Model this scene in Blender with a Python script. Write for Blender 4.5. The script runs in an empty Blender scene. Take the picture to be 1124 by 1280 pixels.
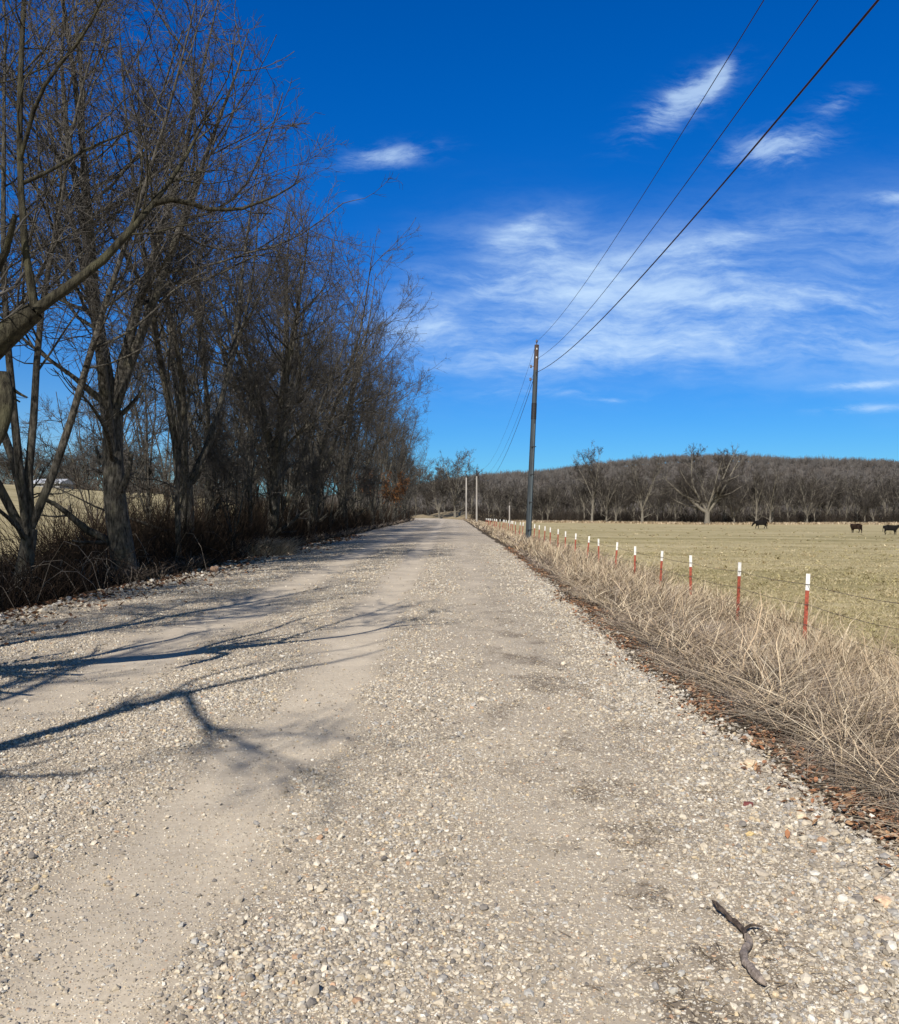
import bpy, math
import numpy as np
from mathutils import Vector

# ------------------------------------------------------------------ camera, sky, sun, exposure
SC = bpy.context.scene
COL = SC.collection
EYE = 1.6
F = 1122.0                                  # focal length in photo pixels (photo 1124 wide)
SUN_AZ = 198.0                              # clockwise from the road direction (+Y): behind the camera, a little left
SUN_EL = 39.5

cam_data = bpy.data.cameras.new('camera')
cam_data.sensor_fit = 'HORIZONTAL'
cam_data.sensor_width = 36.0
cam_data.lens = 36.0 * F / 1124.0
cam_data.clip_start = 0.05
cam_data.clip_end = 6000
cam = bpy.data.objects.new('camera', cam_data)
cam.location = (0, 0, EYE)
cam.rotation_euler = (math.radians(90), 0, 0)
COL.objects.link(cam)
SC.camera = cam

SC.view_settings.view_transform = 'Standard'
SC.view_settings.look = 'None'
SC.view_settings.exposure = 0.4
SC.view_settings.gamma = 1.0
SC.cycles.max_bounces = 5
SC.cycles.diffuse_bounces = 3
SC.cycles.glossy_bounces = 2

az, el = math.radians(SUN_AZ), math.radians(SUN_EL)
SUN_VEC = Vector((math.sin(az) * math.cos(el), math.cos(az) * math.cos(el), math.sin(el)))
sd = bpy.data.lights.new('sun', 'SUN')
sd.energy = 4.6
sd.angle = math.radians(0.5)
sd.color = (1.0, 0.945, 0.87)
sun = bpy.data.objects.new('sun', sd)
sun.rotation_euler = SUN_VEC.to_track_quat('Z', 'Y').to_euler()
sun.location = SUN_VEC * 60
COL.objects.link(sun)


class NT:
    """small helper round a node tree"""
    def __init__(self, tree):
        self.t = tree
        tree.nodes.clear()

    def n(self, typ, **kw):
        nd = self.t.nodes.new(typ)
        for k, v in kw.items():
            setattr(nd, k, v)
        return nd

    def link(self, a, b):
        self.t.links.new(a, b)

    def val(self, sock, v):
        if hasattr(v, 'is_output') or isinstance(v, bpy.types.NodeSocket):
            self.link(v, sock)
        else:
            sock.default_value = v

    def math(self, op, a, b=0.0, c=None, clamp=False):
        nd = self.n('ShaderNodeMath', operation=op)
        nd.use_clamp = clamp
        self.val(nd.inputs[0], a)
        self.val(nd.inputs[1], b)
        if c is not None:
            self.val(nd.inputs[2], c)
        return nd.outputs[0]

    def mix(self, fac, a, b, mode='MIX'):
        nd = self.n('ShaderNodeMix', data_type='RGBA', blend_type=mode)
        self.val(nd.inputs[0], fac)
        self.val(nd.inputs[6], a if not isinstance(a, tuple) else (*a, 1.0)[:4])
        self.val(nd.inputs[7], b if not isinstance(b, tuple) else (*b, 1.0)[:4])
        return nd.outputs[2]

    def noise(self, vec, scale, detail=4.0, rough=0.55, distortion=0.0):
        nd = self.n('ShaderNodeTexNoise')
        nd.inputs['Scale'].default_value = scale
        nd.inputs['Detail'].default_value = detail
        nd.inputs['Roughness'].default_value = rough
        nd.inputs['Distortion'].default_value = distortion
        if vec is not None:
            self.link(vec, nd.inputs['Vector'])
        return nd.outputs[0]

    def voronoi(self, vec, scale, feature='F1', rnd=1.0):
        nd = self.n('ShaderNodeTexVoronoi', feature=feature)
        nd.inputs['Scale'].default_value = scale
        nd.inputs['Randomness'].default_value = rnd
        self.link(vec, nd.inputs['Vector'])
        return nd

    def smooth(self, v, lo, hi):
        nd = self.n('ShaderNodeMapRange', interpolation_type='SMOOTHSTEP')
        self.val(nd.inputs['Value'], v)
        nd.inputs['From Min'].default_value = lo
        nd.inputs['From Max'].default_value = hi
        nd.inputs['To Min'].default_value = 0.0
        nd.inputs['To Max'].default_value = 1.0
        return nd.outputs[0]

    def ramp(self, fac, stops):
        nd = self.n('ShaderNodeValToRGB')
        els = nd.color_ramp.elements
        while len(els) < len(stops):
            els.new(0.5)
        for e, (p, c) in zip(els, stops):
            e.position = p
            e.color = (*c, 1.0)
        self.val(nd.inputs[0], fac)
        return nd.outputs[0]

    def mapping(self, vec, loc=(0, 0, 0), rot=(0, 0, 0), scale=(1, 1, 1)):
        nd = self.n('ShaderNodeMapping')
        nd.inputs['Location'].default_value = loc
        nd.inputs['Rotation'].default_value = rot
        nd.inputs['Scale'].default_value = scale
        self.link(vec, nd.inputs['Vector'])
        return nd.outputs[0]


def build_world():
    w = bpy.data.worlds.new('World')
    SC.world = w
    w.use_nodes = True
    T = NT(w.node_tree)
    out = T.n('ShaderNodeOutputWorld')
    bg = T.n('ShaderNodeBackground')
    bg.inputs['Strength'].default_value = 0.075
    T.link(bg.outputs[0], out.inputs[0])
    sky = T.n('ShaderNodeTexSky', sky_type='NISHITA')
    sky.sun_disc = False
    sky.sun_elevation = el
    sky.sun_rotation = az
    sky.altitude = 300
    sky.air_density = 1.0
    sky.dust_density = 0.2
    sky.ozone_density = 3.0
    # deep winter blue: a little more contrast and saturation than the raw sky
    gm = T.n('ShaderNodeGamma')
    gm.inputs[1].default_value = SKY_GAMMA
    sc = T.mix(1.0, sky.outputs[0], (SKY_PRE, SKY_PRE, SKY_PRE), 'MULTIPLY')
    T.link(sc, gm.inputs[0])
    hs = T.n('ShaderNodeHueSaturation')
    hs.inputs['Saturation'].default_value = SKY_SAT
    hs.inputs['Hue'].default_value = SKY_HUE
    hs.inputs['Value'].default_value = SKY_VAL
    T.link(gm.outputs[0], hs.inputs['Color'])
    # bluer away from the sun, whiter round it
    tc0 = T.n('ShaderNodeTexCoord')
    sp0 = T.n('ShaderNodeSeparateXYZ')
    T.link(tc0.outputs['Generated'], sp0.inputs[0])
    away = T.smooth(sp0.outputs[1], -0.15, 0.45)
    high = T.smooth(sp0.outputs[2], 0.0, 0.50)
    low = T.mix(T.smooth(T.math('MULTIPLY', sp0.outputs[0], -1.0), 0.08, 0.45), (0.27, 0.63, 1.05), (0.58, 0.80, 1.05))
    deep = T.mix(high, low, (0.0, 0.90, 1.30))
    tint = T.mix(away, (1.2, 1.0, 0.76), deep)
    skyc = T.mix(1.0, hs.outputs[0], tint, 'MULTIPLY')
    # thin cirrus, laid out by compass direction and elevation of the sky
    tc = T.n('ShaderNodeTexCoord')
    sep = T.n('ShaderNodeSeparateXYZ')
    T.link(tc.outputs['Generated'], sep.inputs[0])
    yy = T.math('MAXIMUM', sep.outputs[1], 0.05)
    u = T.math('DIVIDE', sep.outputs[0], yy)
    v = T.math('DIVIDE', sep.outputs[2], yy)
    cmb = T.n('ShaderNodeCombineXYZ')
    T.link(u, cmb.inputs[0])
    T.link(v, cmb.inputs[1])
    uv = cmb.outputs[0]
    warp = T.n('ShaderNodeTexNoise')
    warp.inputs['Scale'].default_value = 9.0
    warp.inputs['Detail'].default_value = 5.0
    T.link(uv, warp.inputs['Vector'])
    wv = T.n('ShaderNodeVectorMath', operation='SCALE')
    sub = T.n('ShaderNodeVectorMath', operation='SUBTRACT')
    T.link(warp.outputs[1], sub.inputs[0])
    sub.inputs[1].default_value = (0.5, 0.5, 0.5)
    T.link(sub.outputs[0], wv.inputs[0])
    wv.inputs['Scale'].default_value = 0.045
    add = T.n('ShaderNodeVectorMath', operation='ADD')
    T.link(uv, add.inputs[0])
    T.link(wv.outputs[0], add.inputs[1])
    uvw = add.outputs[0]
    streak = T.noise(T.mapping(uvw, rot=(0, 0, math.radians(-12)), scale=(2.4, 8.5, 1)), 1.6, 9.0, 0.66)
    fine = T.noise(T.mapping(uvw, rot=(0, 0, math.radians(-20)), scale=(6, 30.0, 1)), 1.6, 6.0, 0.65)
    wisp = T.noise(T.mapping(uvw, rot=(0, 0, math.radians(-35)), scale=(9, 30.0, 1)), 1.5, 6.0, 0.65)

    def blob(px, py, rx, ry, ang=0.0):
        """soft elliptical patch of sky: centre and radii in photo pixels"""
        cu, cv = (px - 562) / F, (640 - py) / F
        du = T.math('SUBTRACT', u, cu)
        dv = T.math('SUBTRACT', v, cv)
        c, s = math.cos(math.radians(ang)), math.sin(math.radians(ang))
        a = T.math('ADD', T.math('MULTIPLY', du, c * F / rx), T.math('MULTIPLY', dv, s * F / rx))
        b = T.math('ADD', T.math('MULTIPLY', du, -s * F / ry), T.math('MULTIPLY', dv, c * F / ry))
        r2 = T.math('ADD', T.math('MULTIPLY', a, a), T.math('MULTIPLY', b, b))
        return T.math('EXPONENT', T.math('MULTIPLY', r2, -1.0))

    def addall(lst):
        s = lst[0]
        for x in lst[1:]:
            s = T.math('ADD', s, x)
        return s
    band = addall([blob(*a) for a in BAND])
    small = addall([T.math('MULTIPLY', blob(*a[:5]), a[5]) for a in SMALL])
    st = T.math('ADD', T.math('MULTIPLY', T.smooth(streak, 0.40, 0.66), 0.85),
                T.math('MULTIPLY', T.smooth(fine, 0.3, 0.75), 0.34))
    m1 = T.math('MULTIPLY', T.math('MINIMUM', band, 1.0), T.math('ADD', st, 0.12))
    wisp2 = T.noise(T.mapping(uvw, rot=(0, 0, math.radians(-30)), scale=(16, 60.0, 1)), 1.5, 6.0, 0.7)
    wv2 = T.math('ADD', T.math('MULTIPLY', wisp, 0.6), T.math('MULTIPLY', wisp2, 0.4))
    ws = T.smooth(T.math('ADD', wv2, T.math('MULTIPLY', small, 0.20)), 0.46, 0.80)
    m2 = T.math('MULTIPLY', T.math('MULTIPLY', ws, T.math('MINIMUM', T.math('MULTIPLY', small, 1.3), 1.0)), 0.72)
    front = T.math('GREATER_THAN', sep.outputs[1], 0.06)
    cl = T.math('MULTIPLY', T.math('ADD', T.math('MULTIPLY', m1, 0.78), m2, clamp=True), front, clamp=True)
    col = T.mix(T.math('MULTIPLY', cl, 0.9), skyc, CLOUD_COL)
    T.link(col, bg.inputs[0])


SKY_GAMMA, SKY_PRE, SKY_SAT, SKY_HUE, SKY_VAL = 1.0, 1.0, 1.35, 0.51, 1.0
CLOUD_COL = (6.3, 8.3, 10.6)
BAND = [(620, 375, 110, 75, 12), (760, 395, 170, 62, 4), (900, 370, 190, 72, 8), (1060, 360, 170, 78, 4),
        (1180, 370, 120, 90, 0), (660, 305, 50, 26, 25), (1000, 300, 150, 22, 6), (640, 430, 120, 30, 0)]
SMALL = [(482, 196, 58, 14, 8, 0.8), (850, 130, 62, 22, 32, 1.1), (898, 96, 26, 11, 48, 1.0), (975, 184, 60, 22, 12, 0.95),
         (1048, 128, 36, 14, 25, 0.45), (1118, 247, 34, 9, 0, 0.7), (1085, 481, 70, 6, 3, 0.75), (1085, 510, 70, 6, 2, 0.7),
         (655, 282, 60, 12, 20, 0.45), (690, 490, 110, 6, 0, 0.4), (445, 248, 16, 6, 0, 0.35), (770, 500, 40, 5, 0, 0.45)]
build_world()


# ------------------------------------------------------------------ general helpers
def at(px, py, Y):
    return np.array([(px - 562) / F * Y, Y, EYE - (py - 640) / F * Y])


def sstep(x, a, b):
    t = np.clip((np.asarray(x, float) - a) / (b - a), 0, 1)
    return t * t * (3 - 2 * t)


_perm = np.random.default_rng(7).random((256, 256))


def vnoise(x, y):
    x = np.asarray(x, float)
    y = np.asarray(y, float)
    xi, yi = np.floor(x).astype(int), np.floor(y).astype(int)
    fx, fy = x - xi, y - yi
    fx, fy = fx * fx * (3 - 2 * fx), fy * fy * (3 - 2 * fy)
    g = lambda a, b: _perm[a & 255, b & 255]
    return (g(xi, yi) * (1 - fx) + g(xi + 1, yi) * fx) * (1 - fy) + (g(xi, yi + 1) * (1 - fx) + g(xi + 1, yi + 1) * fx) * fy


def fbm(x, y, oct=4):
    s, a, tot = 0, 1.0, 0
    for i in range(oct):
        s = s + a * vnoise(x * 2 ** i + 17.3 * i, y * 2 ** i + 5.1 * i)
        tot += a
        a *= 0.5
    return s / tot


def link(o, parent=None):
    COL.objects.link(o)
    if parent is not None:
        o.parent = parent
    return o


def tag(o, label=None, cat=None, group=None, kind=None):
    if label:
        o['label'] = label
    if cat:
        o['category'] = cat
    if group:
        o['group'] = group
    if kind:
        o['kind'] = kind
    return o


def empty(name, loc, label, cat, group=None, rz=0.0):
    o = bpy.data.objects.new(name, None)
    o.empty_display_size = 0.3
    o.location = tuple(float(x) for x in loc)
    o.rotation_euler = (0, 0, rz)
    link(o)
    return tag(o, label, cat, group)


def np_mesh(name, V, Fc, mat, col=None, smooth=False):
    """mesh from numpy verts (n,3) and faces (m,k) (or a list of such arrays)"""
    me = bpy.data.meshes.new(name)
    V = np.ascontiguousarray(V, dtype=np.float32)
    fl = Fc if isinstance(Fc, list) else [Fc]
    fl = [f for f in fl if len(f)]
    loops = np.concatenate([f.reshape(-1) for f in fl]).astype(np.int32)
    sizes = np.concatenate([np.full(len(f), f.shape[1], np.int32) for f in fl])
    starts = np.concatenate([[0], np.cumsum(sizes)[:-1]]).astype(np.int32)
    me.vertices.add(len(V))
    me.vertices.foreach_set('co', V.ravel())
    me.loops.add(len(loops))
    me.loops.foreach_set('vertex_index', loops)
    me.polygons.add(len(sizes))
    me.polygons.foreach_set('loop_start', starts)
    if smooth:
        me.polygons.foreach_set('use_smooth', np.ones(len(sizes), bool))
    else:
        me.polygons.foreach_set('use_smooth', np.zeros(len(sizes), bool))
    me.update(calc_edges=True)
    if col is not None:
        c = np.ones((len(V), 4), np.float32)
        c[:, :3] = col
        a = me.color_attributes.new('col', 'FLOAT_COLOR', 'POINT')
        a.data.foreach_set('color', c.ravel())
    if mat is not None:
        me.materials.append(mat)
    return me


def obj(name, me, parent=None, **tags):
    o = bpy.data.objects.new(name, me)
    link(o, parent)
    return tag(o, **tags)


class Buf:
    """collects verts / quads"""
    def __init__(self):
        self.V, self.Q, self.C, self.n = [], [], [], 0

    def add(self, V, Q, C=None):
        V = V.reshape(-1, 3)
        self.V.append(V)
        self.Q.append(Q + self.n)
        if C is not None:
            self.C.append(np.broadcast_to(C, (len(V), 3)) if np.ndim(C) == 1 else C.reshape(-1, 3))
        self.n += len(V)

    def mesh(self, name, mat, smooth=False):
        byk = {}
        for q in self.Q:
            byk.setdefault(q.shape[1], []).append(q)
        return np_mesh(name, np.concatenate(self.V), [np.concatenate(v) for v in byk.values()], mat,
                       np.concatenate(self.C) if self.C else None, smooth)


def norm(v):
    return v / np.maximum(np.linalg.norm(v, axis=-1, keepdims=True), 1e-9)


def tubes(P, R, m):
    """P (n,k,3) polylines, R (n,k) radii -> verts, quads"""
    n, k, _ = P.shape
    T = np.empty_like(P)
    T[:, 1:-1] = P[:, 2:] - P[:, :-2]
    T[:, 0] = P[:, 1] - P[:, 0]
    T[:, -1] = P[:, -1] - P[:, -2]
    T = norm(T)
    mean = norm(P[:, -1] - P[:, 0])
    ref = np.where(np.abs(mean[:, 2:3]) > 0.8, np.array([[1.0, 0.13, 0]]), np.array([[0, 0.1, 1.0]]))
    A = norm(np.cross(T, ref[:, None, :]))
    B = np.cross(T, A)
    th = np.arange(m) * 2 * np.pi / m
    V = P[:, :, None, :] + R[:, :, None, None] * (A[:, :, None, :] * np.cos(th)[None, None, :, None]
                                                  + B[:, :, None, :] * np.sin(th)[None, None, :, None])
    i = np.arange(n)[:, None, None] * (k * m)
    j = np.arange(k - 1)[None, :, None] * m
    s = np.arange(m)[None, None, :]
    s2 = (s + 1) % m
    Q = np.stack([i + j + s, i + j + s2, i + j + m + s2, i + j + m + s], -1).reshape(-1, 4)
    return V.reshape(-1, 3), Q


def box(x0, x1, y0, y1, z0, z1):
    V = np.array([[x, y, z] for z in (z0, z1) for y in (y0, y1) for x in (x0, x1)], float)
    Q = np.array([[0, 2, 3, 1], [4, 5, 7, 6], [0, 1, 5, 4], [2, 6, 7, 3], [0, 4, 6, 2], [1, 3, 7, 5]])
    return V, Q


def grid(xs, ys, zf):
    X, Y = np.meshgrid(xs, ys)
    Z = zf(X, Y)
    V = np.stack([X, Y, Z], -1).reshape(-1, 3)
    nx, ny = len(xs), len(ys)
    i = np.arange(ny - 1)[:, None] * nx + np.arange(nx - 1)[None, :]
    Q = np.stack([i, i + 1, i + nx + 1, i + nx], -1).reshape(-1, 4)
    return V, Q


# ------------------------------------------------------------------ materials
def principled(name, rough=0.85, spec=0.25):
    m = bpy.data.materials.new(name)
    m.use_nodes = True
    T = NT(m.node_tree)
    out = T.n('ShaderNodeOutputMaterial')
    b = T.n('ShaderNodeBsdfPrincipled')
    b.inputs['Roughness'].default_value = rough
    b.inputs['Specular IOR Level'].default_value = spec
    T.link(b.outputs[0], out.inputs[0])
    return m, T, b


def mat_attr(name, rough=0.9, spec=0.15, var=0.0, scale=60.0):
    m, T, b = principled(name, rough, spec)
    a = T.n('ShaderNodeAttribute')
    a.attribute_name = 'col'
    c = a.outputs[0]
    if var:
        tc = T.n('ShaderNodeTexCoord')
        nz = T.noise(tc.outputs['Object'], scale, 4.0, 0.6)
        k = T.ramp(nz, [(0.25, (1 - var,) * 3), (0.75, (1 + var,) * 3)])
        c = T.mix(1.0, c, k, 'MULTIPLY')
    T.link(c, b.inputs['Base Color'])
    return m


def mat_noise(name, c1, c2, scale=6.0, rough=0.85, spec=0.2, bump=0.0, stretch=(1, 1, 1), lo=0.35, hi=0.65, detail=6.0, metal=0.0):
    m, T, b = principled(name, rough, spec)
    b.inputs['Metallic'].default_value = metal
    tc = T.n('ShaderNodeTexCoord')
    vec = T.mapping(tc.outputs['Object'], scale=stretch)
    nz = T.noise(vec, scale, detail, 0.6)
    T.link(T.ramp(nz, [(lo, c1), (hi, c2)]), b.inputs['Base Color'])
    if bump:
        bp = T.n('ShaderNodeBump')
        bp.inputs['Strength'].default_value = 1.0
        bp.inputs['Distance'].default_value = bump
        T.link(nz, bp.inputs['Height'])
        T.link(bp.outputs[0], b.inputs['Normal'])
    return m


def mat_bark(name, dark, light, lichen, bump=0.03, sc=14.0):
    m, T, b = principled(name, 0.95, 0.1)
    tc = T.n('ShaderNodeTexCoord')
    vec = T.mapping(tc.outputs['Object'], scale=(1, 1, 0.25))
    nz = T.noise(vec, sc, 6.0, 0.65)
    col = T.ramp(nz, [(0.35, dark), (0.68, light)])
    big = T.noise(tc.outputs['Object'], sc * 0.12, 5.0, 0.6)
    col = T.mix(T.math('MULTIPLY', T.smooth(big, 0.5, 0.68), 0.55), col, lichen)
    T.link(col, b.inputs['Base Color'])
    bp = T.n('ShaderNodeBump')
    bp.inputs['Distance'].default_value = bump
    T.link(nz, bp.inputs['Height'])
    T.link(bp.outputs[0], b.inputs['Normal'])
    return m


M_BARK = mat_bark('bark', (0.018, 0.016, 0.014), (0.17, 0.155, 0.13), (0.14, 0.13, 0.09), 0.08, 22.0)
M_BARK_OLIVE = mat_bark('olive_bark', (0.016, 0.014, 0.011), (0.088, 0.08, 0.055), (0.10, 0.095, 0.055), 0.05, 26.0)
M_TWIG = mat_noise('twig_bark', (0.038, 0.035, 0.032), (0.125, 0.115, 0.104), 2.0, 0.95, 0.08)
M_BARK_PALE = mat_bark('pale_bark', (0.085, 0.075, 0.062), (0.27, 0.245, 0.20), (0.18, 0.165, 0.13))
M_TWIG_FAR = mat_noise('far_twig_bark', (0.038, 0.033, 0.029), (0.085, 0.074, 0.065), 0.6, 0.95, 0.08)
M_BLADE = mat_attr('dry_blade', 0.8, 0.2)
M_STONE = mat_attr('stone', 0.85, 0.25, 0.22, 55.0)
M_LEAF = mat_attr('dead_leaf', 0.8, 0.2, 0.2, 40.0)


def road_tracks(X, Y):
    """bare sandy wheel tracks, 0..1"""
    w = 0.35 * (fbm(X * 0.9 + 3, Y * 0.45) - 0.5) * 2 + 0.35 * (fbm(X * 3.3, Y * 2.1 + 7) - 0.5)
    t1 = np.exp(-((X + 1.15 + w * 0.6) / 0.42) ** 2)
    t2 = np.exp(-((X + 3.35 + w * 0.8) / 0.55) ** 2) * sstep(Y, 5.0, 8.0)
    return np.clip(np.maximum(t1, t2 * 0.9) * (0.65 + 0.7 * fbm(X * 1.3, Y * 0.8 + 9)), 0, 1)


def xr(Y):       # right edge of the gravel
    Y = np.asarray(Y, float)
    return 1.98 + 0.55 * sstep(Y, 5, 40) + 0.3 * sstep(Y, 60, 160) + 0.35 * (fbm(Y * 0.55, Y * 0 + 2.2, 3) - 0.5)


def xl(Y):       # left edge
    Y = np.asarray(Y, float)
    return -6.85 + 0.7 * (fbm(Y * 0.3, Y * 0 + 8.7, 3) - 0.5)


def bendx(Y):    # the lane swings left into the trees at its far end
    return -0.0016 * np.clip(np.asarray(Y, float) - 165, 0, 200) ** 2


def zg(X, Y):
    """height of the land"""
    X = np.asarray(X, float)
    Y = np.asarray(Y, float)
    Xs = X - bendx(Y)
    r = xr(Y)
    z = -0.72 * sstep(Xs, r - 0.05, 5.1) - 0.55 * sstep(X, 8, 75)
    z = z - 0.35 * sstep(-Xs, 6.9, 8.4)
    z = z + 5.6 * sstep(-X, 14, 62) * sstep(Y, -10, 45)
    z = z + 2.6 * np.exp(-((X - 3) / 12.0) ** 2) * np.exp(-((Y - 252) / 13.0) ** 2)
    off = np.clip(sstep(Xs, r, r + 0.8) + sstep(-Xs, 6.9, 7.6), 0, 1)
    z = z + off * (0.16 * (fbm(X * 0.7, Y * 0.7) - 0.5) + 0.10 * (fbm(X * 2.3, Y * 2.3 + 4) - 0.5))
    far = sstep(np.hypot(X, Y), 30, 90)
    z = z + far * off * 0.35 * (fbm(X * 0.05, Y * 0.05 + 1) - 0.5)
    return z


def zroad(X, Y):
    Xs = X - bendx(Y)
    u = (Xs + 2.3) / 4.5
    z = 0.015 + 0.03 * (1 - u * u) - 0.028 * road_tracks(Xs, Y) + 0.03 * (fbm(X * 1.6, Y * 1.6) - 0.5)
    edge = np.maximum(Xs - xr(Y), xl(Y) - Xs)
    lump = 0.10 * (fbm(X * 3.1, Y * 3.1, 3) - 0.5)
    z = z - 0.09 * sstep(edge + lump * 2.2, -0.15, 0.30)
    return np.where(edge > 0.0, np.minimum(z, zg(X, Y) + 0.03 - 0.12 * sstep(edge + lump * 2, 0.0, 0.25)), z)


# ---- ground sheet
def spaced(pieces):
    a = []
    for x0, x1, d in pieces:
        a.append(np.arange(x0, x1, d))
    a.append(np.array([pieces[-1][1]]))
    return np.concatenate(a)


def mat_ground():
    m, T, b = principled('land', 0.95, 0.1)
    tc = T.n('ShaderNodeTexCoord')
    P = tc.outputs['Object']
    sep = T.n('ShaderNodeSeparateXYZ')
    T.link(P, sep.inputs[0])
    X, Y = sep.outputs[0], sep.outputs[1]
    # pasture: straw and grey-green patches drawn out sideways by the mower
    n1 = T.noise(T.mapping(P, scale=(0.035, 0.16, 1)), 1.0, 6.0, 0.62)
    n2 = T.noise(T.mapping(P, scale=(0.35, 0.8, 1)), 1.0, 6.0, 0.65)
    n3 = T.noise(T.mapping(P, scale=(3.0, 5.0, 4)), 1.0, 7.0, 0.75)
    n4 = T.noise(T.mapping(P, scale=(22.0, 22.0, 22)), 1.0, 3.0, 0.7)
    mixv = T.math('ADD', T.math('ADD', T.math('MULTIPLY', n1, 0.5), T.math('MULTIPLY', n2, 0.34)),
                  T.math('ADD', T.math('MULTIPLY', n3, 0.16), T.math('MULTIPLY', n4, 0.1)))
    field = T.ramp(mixv, [(0.43, (0.215, 0.185, 0.083)), (0.51, (0.315, 0.262, 0.128)), (0.58, (0.40, 0.33, 0.18)), (0.68, (0.46, 0.385, 0.225))])
    fine = T.ramp(n4, [(0.3, (0.72,) * 3), (0.7, (1.22,) * 3)])
    field = T.mix(0.7, field, T.mix(1.0, field, fine, 'MULTIPLY'))
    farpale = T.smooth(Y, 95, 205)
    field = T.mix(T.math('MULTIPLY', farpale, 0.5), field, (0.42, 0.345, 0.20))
    # verge: thatch and soil below the long grass, deepened to paint shade between blades
    verge = T.ramp(T.math('ADD', T.math('MULTIPLY', n3, 0.6), T.math('MULTIPLY', n4, 0.4)),
                   [(0.35, (0.04, 0.03, 0.02)), (0.55, (0.10, 0.076, 0.05)), (0.7, (0.2, 0.155, 0.10))])
    litter = T.ramp(T.math('ADD', T.math('MULTIPLY', n3, 0.5), T.math('MULTIPLY', n4, 0.5)),
                    [(0.35, (0.03, 0.022, 0.016)), (0.55, (0.085, 0.06, 0.04)), (0.72, (0.16, 0.115, 0.075))])
    lp = T.ramp(mixv, [(0.42, (0.24, 0.20, 0.10)), (0.62, (0.42, 0.35, 0.20))])
    wob = T.math('MULTIPLY', T.math('SUBTRACT', n2, 0.5), 2.4)
    Xw = T.math('ADD', X, wob)
    c = T.mix(T.smooth(Xw, 5.2, 6.6), verge, field)
    c = T.mix(T.smooth(Xw, -5.5, -6.6), c, litter)
    Xl = T.math('MULTIPLY', T.math('ADD', X, T.math('MULTIPLY', wob, 1.5)), -1.0)
    c = T.mix(T.smooth(Xl, 14.5, 19.0), c, lp)
    endb = T.math('MULTIPLY', T.smooth(Y, 222, 236), T.smooth(X, -40, -20))
    c = T.mix(T.math('MULTIPLY', endb, 0.8), c, T.ramp(n2, [(0.35, (0.2, 0.15, 0.09)), (0.6, (0.38, 0.31, 0.19))]))
    T.link(c, b.inputs['Base Color'])
    bp = T.n('ShaderNodeBump')
    bp.inputs['Distance'].default_value = 0.03
    bp.inputs['Strength'].default_value = 0.6
    T.link(n4, bp.inputs['Height'])
    T.link(bp.outputs[0], b.inputs['Normal'])
    return m


gx = spaced([(-2600, -300, 120), (-300, -80, 12), (-80, -14, 2.0), (-14, -6, 0.3), (-6, 1.6, 0.8), (1.6, 8, 0.2), (8, 30, 1.0), (30, 120, 4), (120, 400, 20), (400, 2600, 120)])
gy = spaced([(-80, 0, 4), (0, 26, 0.3), (26, 80, 1.0), (80, 280, 3.0), (280, 600, 20), (600, 3000, 150)])


def zground(X, Y):
    Xs = X - bendx(Y)
    inside = sstep(Xs, xl(Y) + 0.4, xl(Y) + 0.9) * sstep(-Xs, -(xr(Y) - 0.4), -(xr(Y) - 0.9)) * (1 - sstep(Y, 232, 236))
    return zg(X, Y) - 0.16 * inside


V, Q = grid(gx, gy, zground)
obj('ground', np_mesh('ground', V, Q, mat_ground(), smooth=True), kind='structure')


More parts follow.
